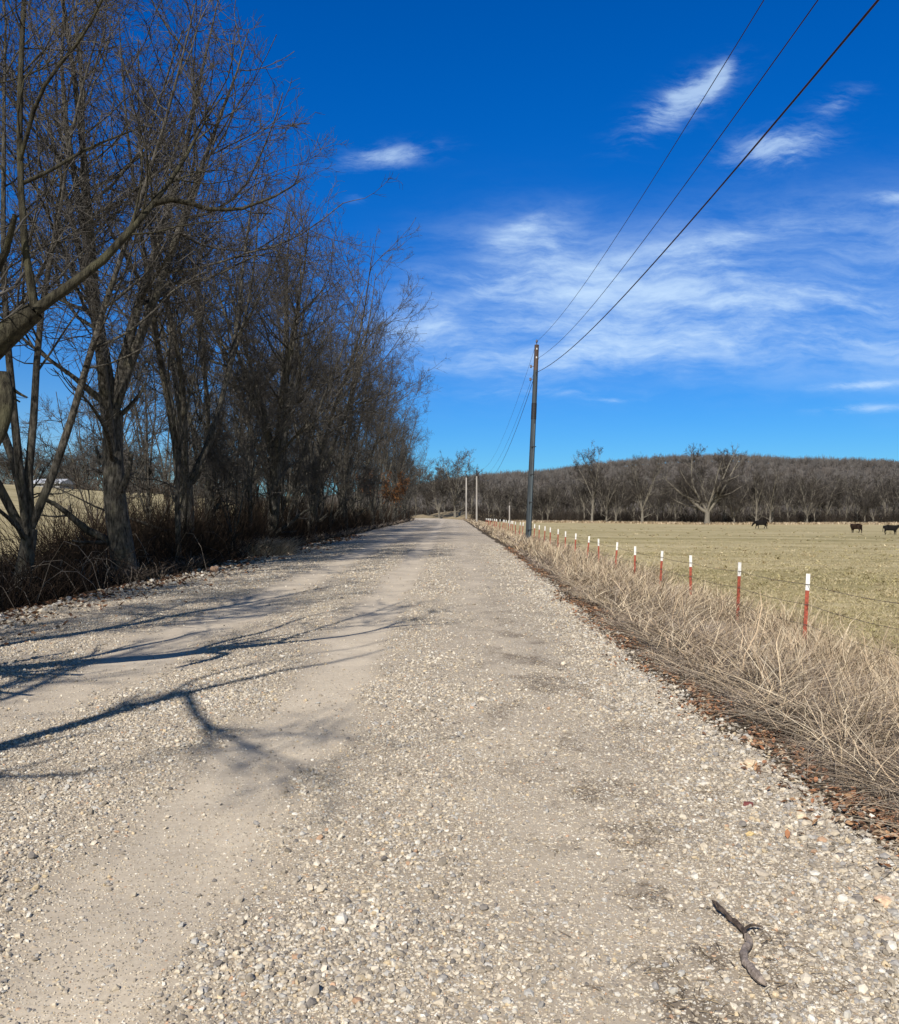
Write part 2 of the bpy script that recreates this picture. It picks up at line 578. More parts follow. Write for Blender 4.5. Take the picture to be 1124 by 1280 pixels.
# ---- gravel road
def mat_road():
    m, T, b = principled('gravel', 0.9, 0.2)
    tc = T.n('ShaderNodeTexCoord')
    P = tc.outputs['Object']
    flat = T.mapping(P, scale=(1, 1, 0.3))
    a = T.n('ShaderNodeAttribute')
    a.attribute_name = 'col'
    sp = T.n('ShaderNodeSeparateColor')
    T.link(a.outputs[0], sp.inputs[0])
    sand, damp = sp.outputs[0], sp.outputs[1]
    big = T.voronoi(flat, 46.0)
    small = T.voronoi(flat, 95.0)
    tiny = T.noise(P, 160.0, 4.0, 0.7)
    patch = T.noise(P, 1.3, 5.0, 0.6)
    dirt = T.ramp(T.noise(P, 30.0, 5.0, 0.7), [(0.3, (0.42, 0.35, 0.26)), (0.7, (0.58, 0.50, 0.385))])
    pal = [(0.0, (0.36, 0.31, 0.25)), (0.2, (0.48, 0.41, 0.32)), (0.45, (0.60, 0.52, 0.39)), (0.62, (0.67, 0.60, 0.47)),
           (0.8, (0.75, 0.69, 0.58)), (0.93, (0.62, 0.49, 0.32)), (1.0, (0.52, 0.34, 0.22))]
    sv = T.n('ShaderNodeSeparateColor')
    T.link(big.outputs['Color'], sv.inputs[0])
    sv2 = T.n('ShaderNodeSeparateColor')
    T.link(small.outputs['Color'], sv2.inputs[0])
    cb = T.ramp(sv.outputs[0], pal)
    cs = T.ramp(sv2.outputs[0], pal)
    mb = T.math('LESS_THAN', big.outputs['Distance'], T.math('ADD', T.math('MULTIPLY', sv.outputs[1], 0.45), 0.12))
    ms = T.math('LESS_THAN', small.outputs['Distance'], T.math('ADD', T.math('MULTIPLY', sv2.outputs[1], 0.45), 0.14))
    loose = T.math('SUBTRACT', 1.0, sand)
    keep_b = T.math('LESS_THAN', sv.outputs[2], T.math('MULTIPLY', loose, 0.95))
    keep_s = T.math('LESS_THAN', sv2.outputs[2], T.math('ADD', T.math('MULTIPLY', loose, 0.75), 0.22))
    mb = T.math('MULTIPLY', mb, keep_b)
    ms = T.math('MULTIPLY', ms, keep_s)
    base = T.mix(T.math('MULTIPLY', loose, 0.75), dirt, (0.23, 0.18, 0.125))  # darker base paints in the shaded gaps between loose stones
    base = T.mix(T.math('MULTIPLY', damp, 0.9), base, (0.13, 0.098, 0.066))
    base = T.mix(T.math('MULTIPLY', tiny, 0.25), base, (0.55, 0.5, 0.42))
    c = T.mix(ms, base, cs)
    c = T.mix(mb, c, cb)
    k = T.ramp(patch, [(0.3, (0.84, 0.83, 0.82)), (0.7, (1.12, 1.11, 1.08))])
    c = T.mix(1.0, c, k, 'MULTIPLY')
    T.link(c, b.inputs['Base Color'])
    hb = T.math('MULTIPLY', mb, T.math('SUBTRACT', 0.75, big.outputs['Distance']))
    hs = T.math('MULTIPLY', ms, T.math('SUBTRACT', 0.7, small.outputs['Distance']))
    h = T.math('ADD', T.math('MAXIMUM', hb, T.math('MULTIPLY', hs, 0.5)), T.math('MULTIPLY', tiny, 0.12))
    bp = T.n('ShaderNodeBump')
    bp.inputs['Distance'].default_value = 0.010
    bp.inputs['Strength'].default_value = 1.0
    T.link(h, bp.inputs['Height'])
    T.link(bp.outputs[0], b.inputs['Normal'])
    return m


def damp_mask(X, Y):
    """dark patches of soil and plant bits on the firm right-hand side"""
    zone = np.exp(-((X - 0.95) / 0.62) ** 2)
    zone = zone * (1 - 0.75 * sstep(Y, 7, 20))
    return np.clip(sstep(fbm(X * 2.6 + 5, Y * 2.0), 0.52, 0.66) * zone * 1.1 + 0.55 * sstep(fbm(X * 5, Y * 3 + 40), 0.56, 0.7) * zone
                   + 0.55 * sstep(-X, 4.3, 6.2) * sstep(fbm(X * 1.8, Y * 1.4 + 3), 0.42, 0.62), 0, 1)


def sand_mask(X, Y):
    t = road_tracks(X, Y)
    firm = (0.5 + 0.15 * sstep(Y, 8, 25)) * np.exp(-((X - 0.55) / 0.55) ** 2) * (0.5 + fbm(X * 1.1, Y * 0.5))
    return np.clip(t * 1.25 + firm + 0.2 * fbm(X * 0.8 + 11, Y * 0.5) - 0.08, 0, 0.97)


ry = spaced([(-40, 1, 1.0), (1, 16, 0.07), (16, 40, 0.2), (40, 236, 1.0)])
ru = spaced([(-7.7, -2.6, 0.09), (-2.6, 3.3, 0.06)])
U, YY = np.meshgrid(ru, ry)
XX = U + bendx(YY)
V = np.stack([XX, YY, zroad(XX, YY)], -1).reshape(-1, 3)
nx, ny = len(ru), len(ry)
i = np.arange(ny - 1)[:, None] * nx + np.arange(nx - 1)[None, :]
Q = np.stack([i, i + 1, i + nx + 1, i + nx], -1).reshape(-1, 4)
rc = np.stack([sand_mask(U, YY), damp_mask(U, YY), U * 0], -1).reshape(-1, 3)
obj('road', np_mesh('road', V, Q, mat_road(), rc, True), kind='structure')

# ---- loose stones near the camera
t_ = (1 + 5 ** 0.5) / 2
ICO = np.array([(-1, t_, 0), (1, t_, 0), (-1, -t_, 0), (1, -t_, 0), (0, -1, t_), (0, 1, t_), (0, -1, -t_), (0, 1, -t_), (t_, 0, -1), (t_, 0, 1), (-t_, 0, -1), (-t_, 0, 1)]) / math.sqrt(1 + t_ * t_)
ICF = np.array([(0, 11, 5), (0, 5, 1), (0, 1, 7), (0, 7, 10), (0, 10, 11), (1, 5, 9), (5, 11, 4), (11, 10, 2), (10, 7, 6), (7, 1, 8), (3, 9, 4), (3, 4, 2), (3, 2, 6), (3, 6, 8), (3, 8, 9), (4, 9, 5), (2, 4, 11), (6, 2, 10), (8, 6, 7), (9, 8, 1)])
STONE_PAL = np.array([(0.25, 0.215, 0.17), (0.36, 0.31, 0.245), (0.46, 0.395, 0.30), (0.53, 0.47, 0.375), (0.57, 0.53, 0.455), (0.37, 0.35, 0.315), (0.50, 0.40, 0.26), (0.43, 0.28, 0.18), (0.19, 0.17, 0.15), (0.30, 0.28, 0.255)])
STONE_W = np.array([0.16, 0.20, 0.20, 0.16, 0.08, 0.08, 0.03, 0.012, 0.035, 0.043])


OCV = np.array([(1, 0, 0), (-1, 0, 0), (0, 1, 0), (0, -1, 0), (0, 0, 1), (0, 0, -1)], float)
OCF = np.array([(0, 2, 4), (2, 1, 4), (1, 3, 4), (3, 0, 4), (2, 0, 5), (1, 2, 5), (3, 1, 5), (0, 3, 5)])


def stones(rng, X, Y, r, zfun, sink=0.25, jit=0.30, small=False):
    ICO_, ICF_ = (OCV, OCF) if small else (ICO, ICF)
    nv = len(ICO_)
    n = len(X)
    rad = 1 + jit * (rng.random((n, nv, 1)) * 2 - 1)
    S = np.stack([np.ones(n), 0.6 + 0.35 * rng.random(n), 0.42 + 0.38 * rng.random(n)], -1)
    v = ICO_[None] * rad * S[:, None, :] * r[:, None, None]
    # random tilt and turn
    a, bt = rng.random(n) * 2 * np.pi, rng.normal(0, 0.35, n)
    c, s = np.cos(bt), np.sin(bt)
    x, y, z = v[..., 0], v[..., 1], v[..., 2]
    x, z = x * c[:, None] - z * s[:, None], x * s[:, None] + z * c[:, None]
    c, s = np.cos(a), np.sin(a)
    x, y = x * c[:, None] - y * s[:, None], x * s[:, None] + y * c[:, None]
    hz = r * S[:, 2]
    zz = zfun(X, Y)
    v = np.stack([x + X[:, None], y + Y[:, None], z + (zz + hz * (1 - 2 * sink))[:, None]], -1)
    fcs = (ICF_[None] + (np.arange(n) * nv)[:, None, None]).reshape(-1, 3)
    col = STONE_PAL[rng.choice(len(STONE_W), n, p=STONE_W / STONE_W.sum())] * (0.82 + 0.36 * rng.random((n, 1)))
    col = np.repeat(col[:, None, :], nv, 1).reshape(-1, 3)
    return v.reshape(-1, 3), fcs, col


rng = np.random.default_rng(11)
SB = Buf()


def scatter_stones(n, y0, y1, rmean, rsig, cover, sink=0.25, small=False):
    # density falls as 1/Y beyond y0 by drawing Y uniformly in log space
    Y = y0 * (y1 / y0) ** rng.random(n)
    half = 0.54 * Y + 0.5
    X = np.clip(-half, -7.0, 0) + rng.random(n) * (np.minimum(half, xr(Y) + 0.25) - np.clip(-half, -7.0, 0))
    keep = rng.random(n) < cover(X, Y)
    X, Y = X[keep], Y[keep]
    r = np.clip(rmean * np.exp(rng.normal(0, rsig, len(X))), 0.003, 0.045)
    SB.add(*stones(rng, X, Y, r, zroad, sink, 0.3, small))


def cover_loose(X, Y):
    c = (1 - sand_mask(X, Y)) ** 1.6
    c = c * (0.35 + 0.65 * sstep(fbm(X * 2.0 + 2, Y * 1.6), 0.30, 0.60))
    firm = np.exp(-((X - 0.75) / 0.6) ** 2)
    c = c * (1 - 0.55 * firm) * (1 - 0.6 * damp_mask(X, Y))
    return np.clip(c, 0.02, 1)


def cover_fine(X, Y):
    return np.clip(0.45 + 0.4 * (1 - sand_mask(X, Y)) - 0.3 * damp_mask(X, Y), 0, 1)


scatter_stones(120000, 2.4, 8.0, 0.0078, 0.36, cover_loose)
scatter_stones(110000, 7.0, 18.0, 0.0090, 0.36, cover_loose)
scatter_stones(60000, 17.0, 45.0, 0.014, 0.35, cover_loose)
scatter_stones(190000, 2.4, 9.0, 0.0040, 0.35, cover_fine, 0.3, True)
# loose rim at the right edge and rows of bigger stones on the left edge
n = 9000
Y = 2.4 * (22 / 2.4) ** rng.random(n)
X = xr(Y) + rng.normal(-0.12, 0.22, n)
SB.add(*stones(rng, X, Y, np.clip(0.011 * np.exp(rng.normal(0, 0.42, n)), 0.004, 0.028), lambda x, y: np.maximum(zroad(x, y), zground(x, y))))
n = 5000
Y = 9 + 45 * rng.random(n) ** 1.5
X = xl(Y) + rng.normal(0.25, 0.35, n)
SB.add(*stones(rng, X, Y, np.clip(0.022 * np.exp(rng.normal(0, 0.5, n)), 0.008, 0.08), lambda x, y: np.maximum(zroad(x, y), zground(x, y))))
obj('gravel', SB.mesh('gravel', M_STONE), kind='stuff', label='loose pale crushed stone on the gravel road', cat='gravel')


# ---- hill with its far wood
SKY = np.array([(100, 640), (300, 632), (500, 610), (560, 598), (600, 592), (650, 588), (700, 584), (740, 578), (800, 573), (850, 569), (950, 568), (1000, 571), (1124, 577), (1300, 588), (1600, 610), (2200, 635)], float)
RIDGE = 850.0


def zhill(X, Y):
    px = 562 + F * X / np.maximum(RIDGE, 1)
    top = EYE + (640 - np.interp(px, SKY[:, 0], SKY[:, 1])) * RIDGE / F - 7.0
    prof = np.where(Y < RIDGE, sstep(Y, 380, RIDGE + 40), 1 - 0.8 * sstep(Y, RIDGE + 20, 1500))
    return -2.5 + (top + 2.5) * prof + 5 * (fbm(X * 0.012, Y * 0.012 + 5) - 0.5) * sstep(Y, 400, 600)


hx = np.arange(-500, 1500, 14.0)
hy = spaced([(330, 900, 14.0), (900, 1600, 50)])
V, Q = grid(hx, hy, zhill)
M_HILL = mat_noise('hill_litter', (0.085, 0.074, 0.064), (0.14, 0.122, 0.104), 0.05, 0.95, 0.05)
obj('hill', np_mesh('hill', V, Q, M_HILL, smooth=True), kind='structure')


# ------------------------------------------------------------------ trees
def resample(P, R, k):
    P, R = np.asarray(P, float), np.asarray(R, float)
    d = np.concatenate([[0], np.cumsum(np.linalg.norm(np.diff(P, axis=0), axis=1))])
    t = np.linspace(0, d[-1], k)
    return np.stack([np.interp(t, d, P[:, j]) for j in range(3)], -1), np.interp(t, d, R)


def children(rng, P, R, n, trange, ang, angsd, lratio, rratio, k, wander, trop, rmin, lmin=0.0, tfall=0.55, tip=0.35):
    N, K, _ = P.shape
    seg = np.linalg.norm(np.diff(P, axis=1), axis=2).sum(1)
    pw = seg ** 0.85
    idx = rng.choice(N, N * n, p=pw / pw.sum())
    t = trange[0] + (trange[1] - trange[0]) * rng.random(len(idx))
    f = t * (K - 1)
    i0 = np.minimum(f.astype(int), K - 2)
    w = (f - i0)[:, None]
    pos = P[idx, i0] * (1 - w) + P[idx, i0 + 1] * w
    rr = R[idx, i0] * (1 - w[:, 0]) + R[idx, i0 + 1] * w[:, 0]
    tan = norm(P[idx, i0 + 1] - P[idx, i0])
    rv = rng.normal(0, 1, (len(idx), 3))
    perp = norm(rv - (rv * tan).sum(1, keepdims=True) * tan)
    a = np.radians(rng.normal(ang, angsd, len(idx)))[:, None]
    d = norm(np.cos(a) * tan + np.sin(a) * perp)
    L = np.maximum(lratio * seg[idx] * (1 - tfall * t) * (0.65 + 0.7 * rng.random(len(idx))), lmin)
    r0 = np.maximum(rr * rratio * (0.7 + 0.4 * rng.random(len(idx))), rmin)
    out = np.empty((len(idx), k, 3))
    out[:, 0] = pos
    step = (L / (k - 1))[:, None]
    for j in range(1, k):
        d = norm(d + rng.normal(0, wander, d.shape) + np.array([0, 0, trop]))
        out[:, j] = out[:, j - 1] + d * step
    Rr = r0[:, None] * np.linspace(1, tip, k)[None, :]
    return out, np.maximum(Rr, rmin * 0.55)


def root_line(rng, base, d, L, r0, r1, k=8, wander=0.09, trop=0.05):
    P = [np.array(base, float)]
    d = norm(np.array(d, float))
    for j in range(k - 1):
        d = norm(d + rng.normal(0, wander, 3) + np.array([0, 0, trop]))
        P.append(P[-1] + d * L / (k - 1))
    return np.array(P), np.linspace(r0, r1, k)


def branch_out(rng, roots, levels, trunk_sides=9):
    """roots: list of (P,R).  Returns the buffers of trunk (roots + first level) and crown (the rest)."""
    tb, cb = Buf(), Buf()
    RP, RR = zip(*[resample(P, R, 10) for P, R in roots])
    P, R = np.stack(RP), np.stack(RR)
    tb.add(*tubes(P, R, trunk_sides))
    for i, lv in enumerate(levels):
        P, R = children(rng, P, R, **{a: b for a, b in lv.items() if a != 'm'})
        (tb if i == 0 else cb).add(*tubes(P, R, lv['m']))
    return tb, cb


def std_levels(dense=1.0, up=0.075, fine=4, rm=1.0, n1=9, a1=48, t0=0.15):
    return [dict(n=n1, trange=(t0, 0.97), ang=a1 + 6, angsd=12, lratio=0.44, rratio=0.50, k=8, wander=0.13, trop=up * 1.6, rmin=0.017 * rm, m=5),
            dict(n=int(8 * dense), trange=(0.12, 1.0), ang=46, angsd=14, lratio=0.52, rratio=0.55, k=6, wander=0.17, trop=up * 1.2, rmin=0.010 * rm, m=4),
            dict(n=int(8 * dense), trange=(0.1, 1.0), ang=45, angsd=14, lratio=0.50, rratio=0.60, k=4, wander=0.20, trop=up * 0.7, rmin=0.0068 * rm, m=3),
            dict(n=fine, trange=(0.1, 1.0), ang=40, angsd=14, lratio=0.55, rratio=0.65, k=3, wander=0.18, trop=0.02, rmin=0.0050 * rm, lmin=0.22, m=3)]


def tree_type(seed, H, r, fork, nst, spread, dense=1.0, fine=4, up=0.075, rm=1.0, low=3, n1=9, t0=0.15):
    """a bare broadleaf tree: trunk, a fork into several rising stems, limbs and twigs"""
    rng = np.random.default_rng(seed)
    roots = []
    tp = root_line(rng, (0, 0, -0.4), (rng.normal(0, 0.05), rng.normal(0, 0.05), 1), fork * H + 0.4, r * 1.25, r * 0.85, 8, 0.04, 0.02)
    tp[1][0] *= 1.25
    roots.append(tp)
    for i in range(nst):
        a = 2 * np.pi * (i + rng.random() * 0.6) / nst
        sp = spread * (0.5 + 0.8 * rng.random())
        if i == 0:
            sp *= 0.3
        k = rng.integers(5, 8)
        b = tp[0][k]
        L = (H - b[2]) * (0.80 + 0.22 * rng.random()) / max(0.75, math.cos(sp))
        roots.append(root_line(rng, b, (math.cos(a) * math.sin(sp), math.sin(a) * math.sin(sp), math.cos(sp)), L, r * 0.55, 0.012, 9, 0.07, 0.05))
    for i in range(low):          # low side limbs
        a = rng.random() * 6.28
        b = tp[0][rng.integers(3, 8)]
        roots.append(root_line(rng, b, (math.cos(a), math.sin(a), 0.35 + 0.5 * rng.random()), H * (0.18 + 0.16 * rng.random()), r * 0.28, 0.01, 9, 0.13, 0.05))
    return branch_out(rng, roots, std_levels(dense, up, fine, rm, n1, t0=t0))


def tree_meshes(bufs, bark, twig, name):
    tb, cb = bufs
    return tb.mesh(name + '_trunk', bark, True), cb.mesh(name + '_crown', twig, True)


def plant_tree(name, meshes, loc, label, group=None, rz=0.0, s=(1, 1, 1), tilt=(0, 0), cat='tree'):
    t = empty(name, loc, label, cat, group)
    t.rotation_euler = (tilt[0], tilt[1], rz)
    t.scale = s
    obj('trunk', meshes[0], t)
    obj('crown', meshes[1], t)
    return t


# --- the big near tree whose limb leans in from the left edge
rng = np.random.default_rng(15)
nb = np.array([-7.5, 5.0, 0.0])
A = lambda *p: at(*p)
fork = A(44, 388, 7.0)
limbA = np.array([(-7.5, 5.0, -0.5), (-7.35, 5.15, 0.5), (-6.6, 5.7, 1.35), (-5.2, 6.5, 2.15), A(-60, 475, 7.0), A(0, 425, 7.0), fork])
diag = np.array([fork, A(75, 366, 7.05), A(110, 340, 7.1), A(140, 316, 7.2), A(165, 285, 7.3), A(192, 254, 7.45), A(212, 227, 7.6), A(236, 190, 7.8), A(256, 150, 8.0), A(280, 118, 8.3)])
diag_r = np.array([0.046, 0.040, 0.036, 0.033, 0.030, 0.026, 0.019, 0.014, 0.010, 0.005])
side = np.array([A(192, 254, 7.45), A(220, 248, 7.5), A(262, 262, 7.6), A(300, 262, 7.7), A(345, 245, 7.8), A(376, 226, 7.9)])
vert = np.array([fork, A(37, 350, 7.0), A(30, 300, 7.0), A(25, 220, 7.05), A(24, 130, 7.1), A(28, 40, 7.2), A(34, -80, 7.3), A(30, -220, 7.5)])
vs = np.array([A(25, 200, 7.05), A(48, 118, 6.9), A(75, 80, 6.8), A(105, 45, 6.7), A(128, 0, 6.6), A(140, -70, 6.6)])
vs2 = np.array([A(26, 230, 7.05), A(60, 215, 7.1), A(110, 185, 7.3), A(160, 165, 7.5), A(205, 150, 7.6)])
up1 = np.array([(-6.6, 5.7, 1.35), (-6.7, 6.2, 3.2), (-6.3, 6.6, 5.4), (-6.4, 6.9, 8.0), (-6.2, 7.2, 10.5)])
up2 = np.array([A(-60, 475, 7.0), A(-70, 380, 7.0), A(-40, 250, 7.2), A(-60, 100, 7.3), A(-40, -120, 7.4)])
hang = np.array([A(-40, 470, 7.0), A(4, 472, 6.9), A(9, 500, 6.85), A(4, 535, 6.8), A(-14, 575, 6.8)])
roots = [(limbA, np.array([0.36, 0.27, 0.22, 0.17, 0.14, 0.115, 0.075])), (diag, diag_r), (side, np.linspace(0.028, 0.005, 6)),
         (vert, np.array([0.036, 0.030, 0.027, 0.025, 0.023, 0.020, 0.016, 0.007])), (vs, np.linspace(0.018, 0.005, 6)), (vs2, np.linspace(0.018, 0.004, 5)),
         (up1, np.linspace(0.15, 0.02, 5)), (up2, np.linspace(0.05, 0.01, 5)), (hang, np.array([0.05, 0.06, 0.055, 0.045, 0.02]))]
roots = [(np.asarray(P) - nb, R) for P, R in roots]
lv = [dict(n=13, trange=(0.20, 0.98), ang=44, angsd=12, lratio=0.34, rratio=0.40, k=6, wander=0.16, trop=0.06, rmin=0.006, m=5),
      dict(n=6, trange=(0.12, 1.0), ang=42, angsd=14, lratio=0.5, rratio=0.55, k=5, wander=0.17, trop=0.04, rmin=0.004, m=4),
      dict(n=6, trange=(0.1, 1.0), ang=42, angsd=14, lratio=0.5, rratio=0.6, k=4, wander=0.18, trop=0.02, rmin=0.0028, m=3),
      dict(n=4, trange=(0.1, 1.0), ang=40, angsd=14, lratio=0.55, rratio=0.65, k=3, wander=0.16, trop=0.0, rmin=0.0022, lmin=0.12, m=3)]
near = tree_meshes(branch_out(rng, roots, lv, 12), M_BARK_OLIVE, M_TWIG, 'leaning_tree')
plant_tree('leaning_tree', near, nb, 'bare tree at the left edge whose thick limb leans in and forks')

# --- neighbour standing just outside the frame: its limb throws the forked shadow on the road
c_el = 1 / math.tan(el)
sh = (-math.sin(az) * c_el, -math.cos(az) * c_el)     # shadow offset per metre of height


def caster(px, py, h):
    Yg = EYE * F / (py - 640)
    Xg = (px - 562) / F * Yg
    return (Xg - sh[0] * h, Yg - sh[1] * h, h)


sb = np.array([-7.4, -1.6, -0.2])
l1 = np.array([(-7.4, -1.6, -0.5), (-7.2, -1.5, 1.2), (-6.7, -1.1, 2.8), caster(-240, 1010, 4.2), caster(-100, 972, 4.8), caster(0, 940, 5.2), caster(120, 905, 5.6), caster(200, 883, 5.9), caster(245, 870, 6.1)])
l2 = np.array([caster(245, 870, 6.1), caster(300, 858, 6.5), caster(380, 838, 7.0), caster(450, 822, 7.4), caster(490, 812, 7.8)])
l3 = np.array([caster(238, 872, 6.1), caster(252, 900, 6.3), caster(272, 918, 6.6), caster(325, 938, 7.0), caster(370, 958, 7.4), caster(412, 986, 7.8)])
l4 = np.array([caster(205, 882, 5.9), caster(250, 852, 6.3), caster(330, 832, 6.8), caster(420, 815, 7.4), caster(500, 800, 7.9)])
l6 = np.array([caster(258, 905, 6.4), caster(266, 930, 6.8), caster(282, 950, 7.2), caster(312, 968, 7.6)])
l9 = np.array([caster(272, 917, 6.6), caster(340, 918, 7.1), caster(420, 922, 7.6), caster(505, 938, 8.2)])
l10 = np.array([caster(300, 928, 6.8), caster(335, 955, 7.3), caster(360, 985, 7.8)])
l7 = np.array([caster(-60, 885, 5.0), caster(0, 882, 5.3), caster(80, 845, 5.6), caster(140, 826, 6.0), caster(235, 812, 6.4), caster(300, 816, 6.8)])
l8 = np.array([(-6.7, -1.1, 2.8), caster(-200, 905, 4.2), caster(-60, 885, 5.0)])
l5 = np.array([(-6.9, -1.3, 2.2), (-7.3, -1.0, 5.0), (-7.0, -1.2, 8.0), (-7.4, -1.0, 11.0)])
roots = [(l1, np.array([0.34, 0.26, 0.20, 0.14, 0.12, 0.105, 0.09, 0.078, 0.066])), (l2, np.linspace(0.052, 0.008, 5)), (l3, np.array([0.045, 0.04, 0.034, 0.02, 0.013, 0.006])), (l7, np.linspace(0.055, 0.010, 6)), (l8, np.array([0.11, 0.075, 0.055])),
         (l4, np.linspace(0.034, 0.006, 5)), (l6, np.linspace(0.026, 0.005, 4)), (l9, np.linspace(0.018, 0.005, 4)), (l10, np.linspace(0.014, 0.004, 3)), (l5, np.linspace(0.17, 0.02, 4))]
roots = [(np.asarray(P) - sb, R) for P, R in roots]
lv2 = [dict(n=10, trange=(0.35, 0.98), ang=38, angsd=12, lratio=0.26, rratio=0.35, k=6, wander=0.15, trop=0.05, rmin=0.006, m=5),
       dict(n=6, trange=(0.2, 1.0), ang=42, angsd=14, lratio=0.5, rratio=0.5, k=5, wander=0.17, trop=0.03, rmin=0.004, m=4),
       dict(n=4, trange=(0.2, 1.0), ang=42, angsd=14, lratio=0.5, rratio=0.6, k=4, wander=0.18, trop=0.02, rmin=0.003, m=3)]
rng = np.random.default_rng(8)
shade = tree_meshes(branch_out(rng, roots, lv2, 12), M_BARK, M_TWIG, 'shade_tree')
plant_tree('shade_tree', shade, sb, 'bare tree beside the camera whose forked limb shades the road')

# --- kinds of roadside tree
KIND = [tree_meshes(tree_type(21, 15.5, 0.25, 0.27, 6, 0.40, 0.85, 3, low=3, n1=10, t0=0.24), M_BARK, M_TWIG, 'roadside_tree_a'),
        tree_meshes(tree_type(22, 14.5, 0.20, 0.20, 5, 0.42, 0.85, 3, low=2, n1=9, t0=0.34), M_BARK, M_TWIG, 'roadside_tree_b'),
        tree_meshes(tree_type(23, 15.0, 0.17, 0.35, 4, 0.34, 0.85, 3, low=2, n1=9, t0=0.34), M_BARK, M_TWIG, 'roadside_tree_c'),
        tree_meshes(tree_type(24, 13.0, 0.16, 0.12, 5, 0.38, 0.85, 3, low=2, n1=9, t0=0.30), M_BARK, M_TWIG, 'roadside_tree_d')]
SLIM = [tree_meshes(tree_type(31, 9.0, 0.075, 0.4, 3, 0.30, 0.80, 2, low=1, n1=6, t0=0.3), M_BARK, M_TWIG, 'slim_tree_a'),
        tree_meshes(tree_type(32, 7.5, 0.06, 0.15, 4, 0.42, 0.80, 2, low=2, n1=6, t0=0.25), M_BARK, M_TWIG, 'slim_tree_b')]

rng = np.random.default_rng(3)
LAB = [
    # X, Y, kind, scale, rz, label
    (-8.6, 18.0, 3, 1.05, 0.4, 'clump of bare stems rising beside the leaning limb, at the left edge'),
    (-7.75, 21.7, 0, 1.02, 0.9, 'stout bare tree with straight thick trunk forking high, left of the lit pasture gap'),
    (-8.1, 28.0, 1, 1.08, 5.0, 'dark many-stemmed bare tree right of the stout straight trunk'),
    (-9.0, 33.5, 2, 0.98, 1.1, 'bare tree third from the stout trunk along the left verge'),
    (-7.9, 39.0, 0, 0.97, 3.7, 'bare tree with upright trunk behind the dry grass tuft on the left verge'),
    (-8.6, 45.0, 3, 1.12, 0.9, 'spreading bare tree fifth from the stout trunk along the left verge'),
    (-8.2, 52.0, 1, 1.0, 2.8, 'bare tree whose top stands highest against the cloud band, left of the road'),
    (-8.5, 60.0, 2, 0.95, 4.4, 'bare tree seventh from the stout trunk along the left verge'),
    (-8.2, 68.0, 0, 0.93, 5.6, 'bare tree eighth from the stout trunk along the left verge'),
    (-8.2, 78.0, 1, 0.95, 0.2, 'bare tree ninth from the stout trunk along the left verge'),
    (-7.6, 89.0, 3, 1.05, 1.9, 'bare tree standing beside the small orange-leaved tree on the left verge'),
    (-7.8, 101.0, 2, 0.95, 3.0, 'bare tree just beyond the orange-leaved tree on the left verge'),
    (-7.3, 114.0, 0, 0.86, 4.1, 'bare tree whose rounded crown reaches furthest right over the lane'),
    (-7.5, 128.0, 1, 0.86, 5.2, 'bare tree third from the far end of the left tree row'),
    (-7.2, 143.0, 3, 0.9, 0.6, 'bare tree second from the far end of the left tree row'),
    (-8.0, 158.0, 0, 0.75, 2.4, 'last bare tree of the left row where the lane bends'),
]
for X, Y, k, s, rz, lab in LAB:
    s *= 1 + 0.16 * float(sstep(Y, 36, 50))
    plant_tree('roadside_tree', KIND[k], (X, Y, float(zg(X, Y))), lab, 'bare trees along the left of the road', rz, (s, s, s))
# second rank behind them
for j in range(11):
    Y = 52 + 10 * j + rng.normal(0, 1.2)
    X = -12.2 - 2.2 * rng.random()
    if 15 < Y < 34 and X > -13.4:
        X -= 1.5
    s = 0.72 + 0.25 * rng.random()
    plant_tree('background_tree', KIND[(j * 3 + 1) % 4], (X, Y, float(zg(X, Y))), 'bare tree in the second rank behind the left roadside row',
               'bare trees in the second rank on the left', rng.random() * 6.28, (s, s, s))
# unseen trees added beside the camera to shade the undergrowth and left roadside
for X, Y, k, s, rz in [(-11.6, 8.0, 1, 0.92, 2.0), (-12.6, 1.5, 3, 1.05, 0.5), (-13.6, 12.0, 0, 0.95, 1.0), (-13.8, 5.5, 2, 1.0, 2.2), (-13.8, -4.0, 1, 1.0, 3.4)]:
    plant_tree('added_shade_tree', KIND[k], (X, Y, float(zg(X, Y))), 'unseen bare tree added beside the camera to shade the left roadside',
               'unseen bare trees added for shade', rz, (s, s, s))
# slim young stems between the trunks
SL = [(-7.7, 25.5, 0, 1.0), (-7.6, 31.0, 1, 0.9), (-8.0, 36.0, 0, 1.0), (-7.5, 42.0, 1, 1.0), (-7.6, 48.5, 0, 1.05), (-7.4, 56.0, 1, 1.1), (-7.3, 64.0, 0, 1.0),
      (-7.4, 72.5, 1, 1.1), (-7.2, 83.0, 1, 1.1), (-7.2, 107.0, 1, 1.2), (-7.0, 121.0, 0, 1.0), (-7.0, 135.0, 1, 1.2), (-9.8, 29.5, 1, 1.0), (-9.6, 38.5, 1, 1.1), (-9.9, 46.0, 1, 1.1), (-9.7, 55.0, 1, 1.2), (-10.0, 63.0, 1, 1.2), (-7.0, 150.0, 1, 1.2)]
for j in range(14):
    SL.append((-12.5 - 3.5 * ((j * 0.618) % 1), 34.0 + 2.8 * j, j % 2, 0.95 + 0.35 * ((j * 0.37) % 1)))
for X, Y, k, s in SL:
    plant_tree('slim_tree', SLIM[k], (X, Y, float(zg(X, Y))), 'slim young bare tree among the larger trunks left of the road', 'slim young trees on the left verge', rng.random() * 6.28, (s, s, s))


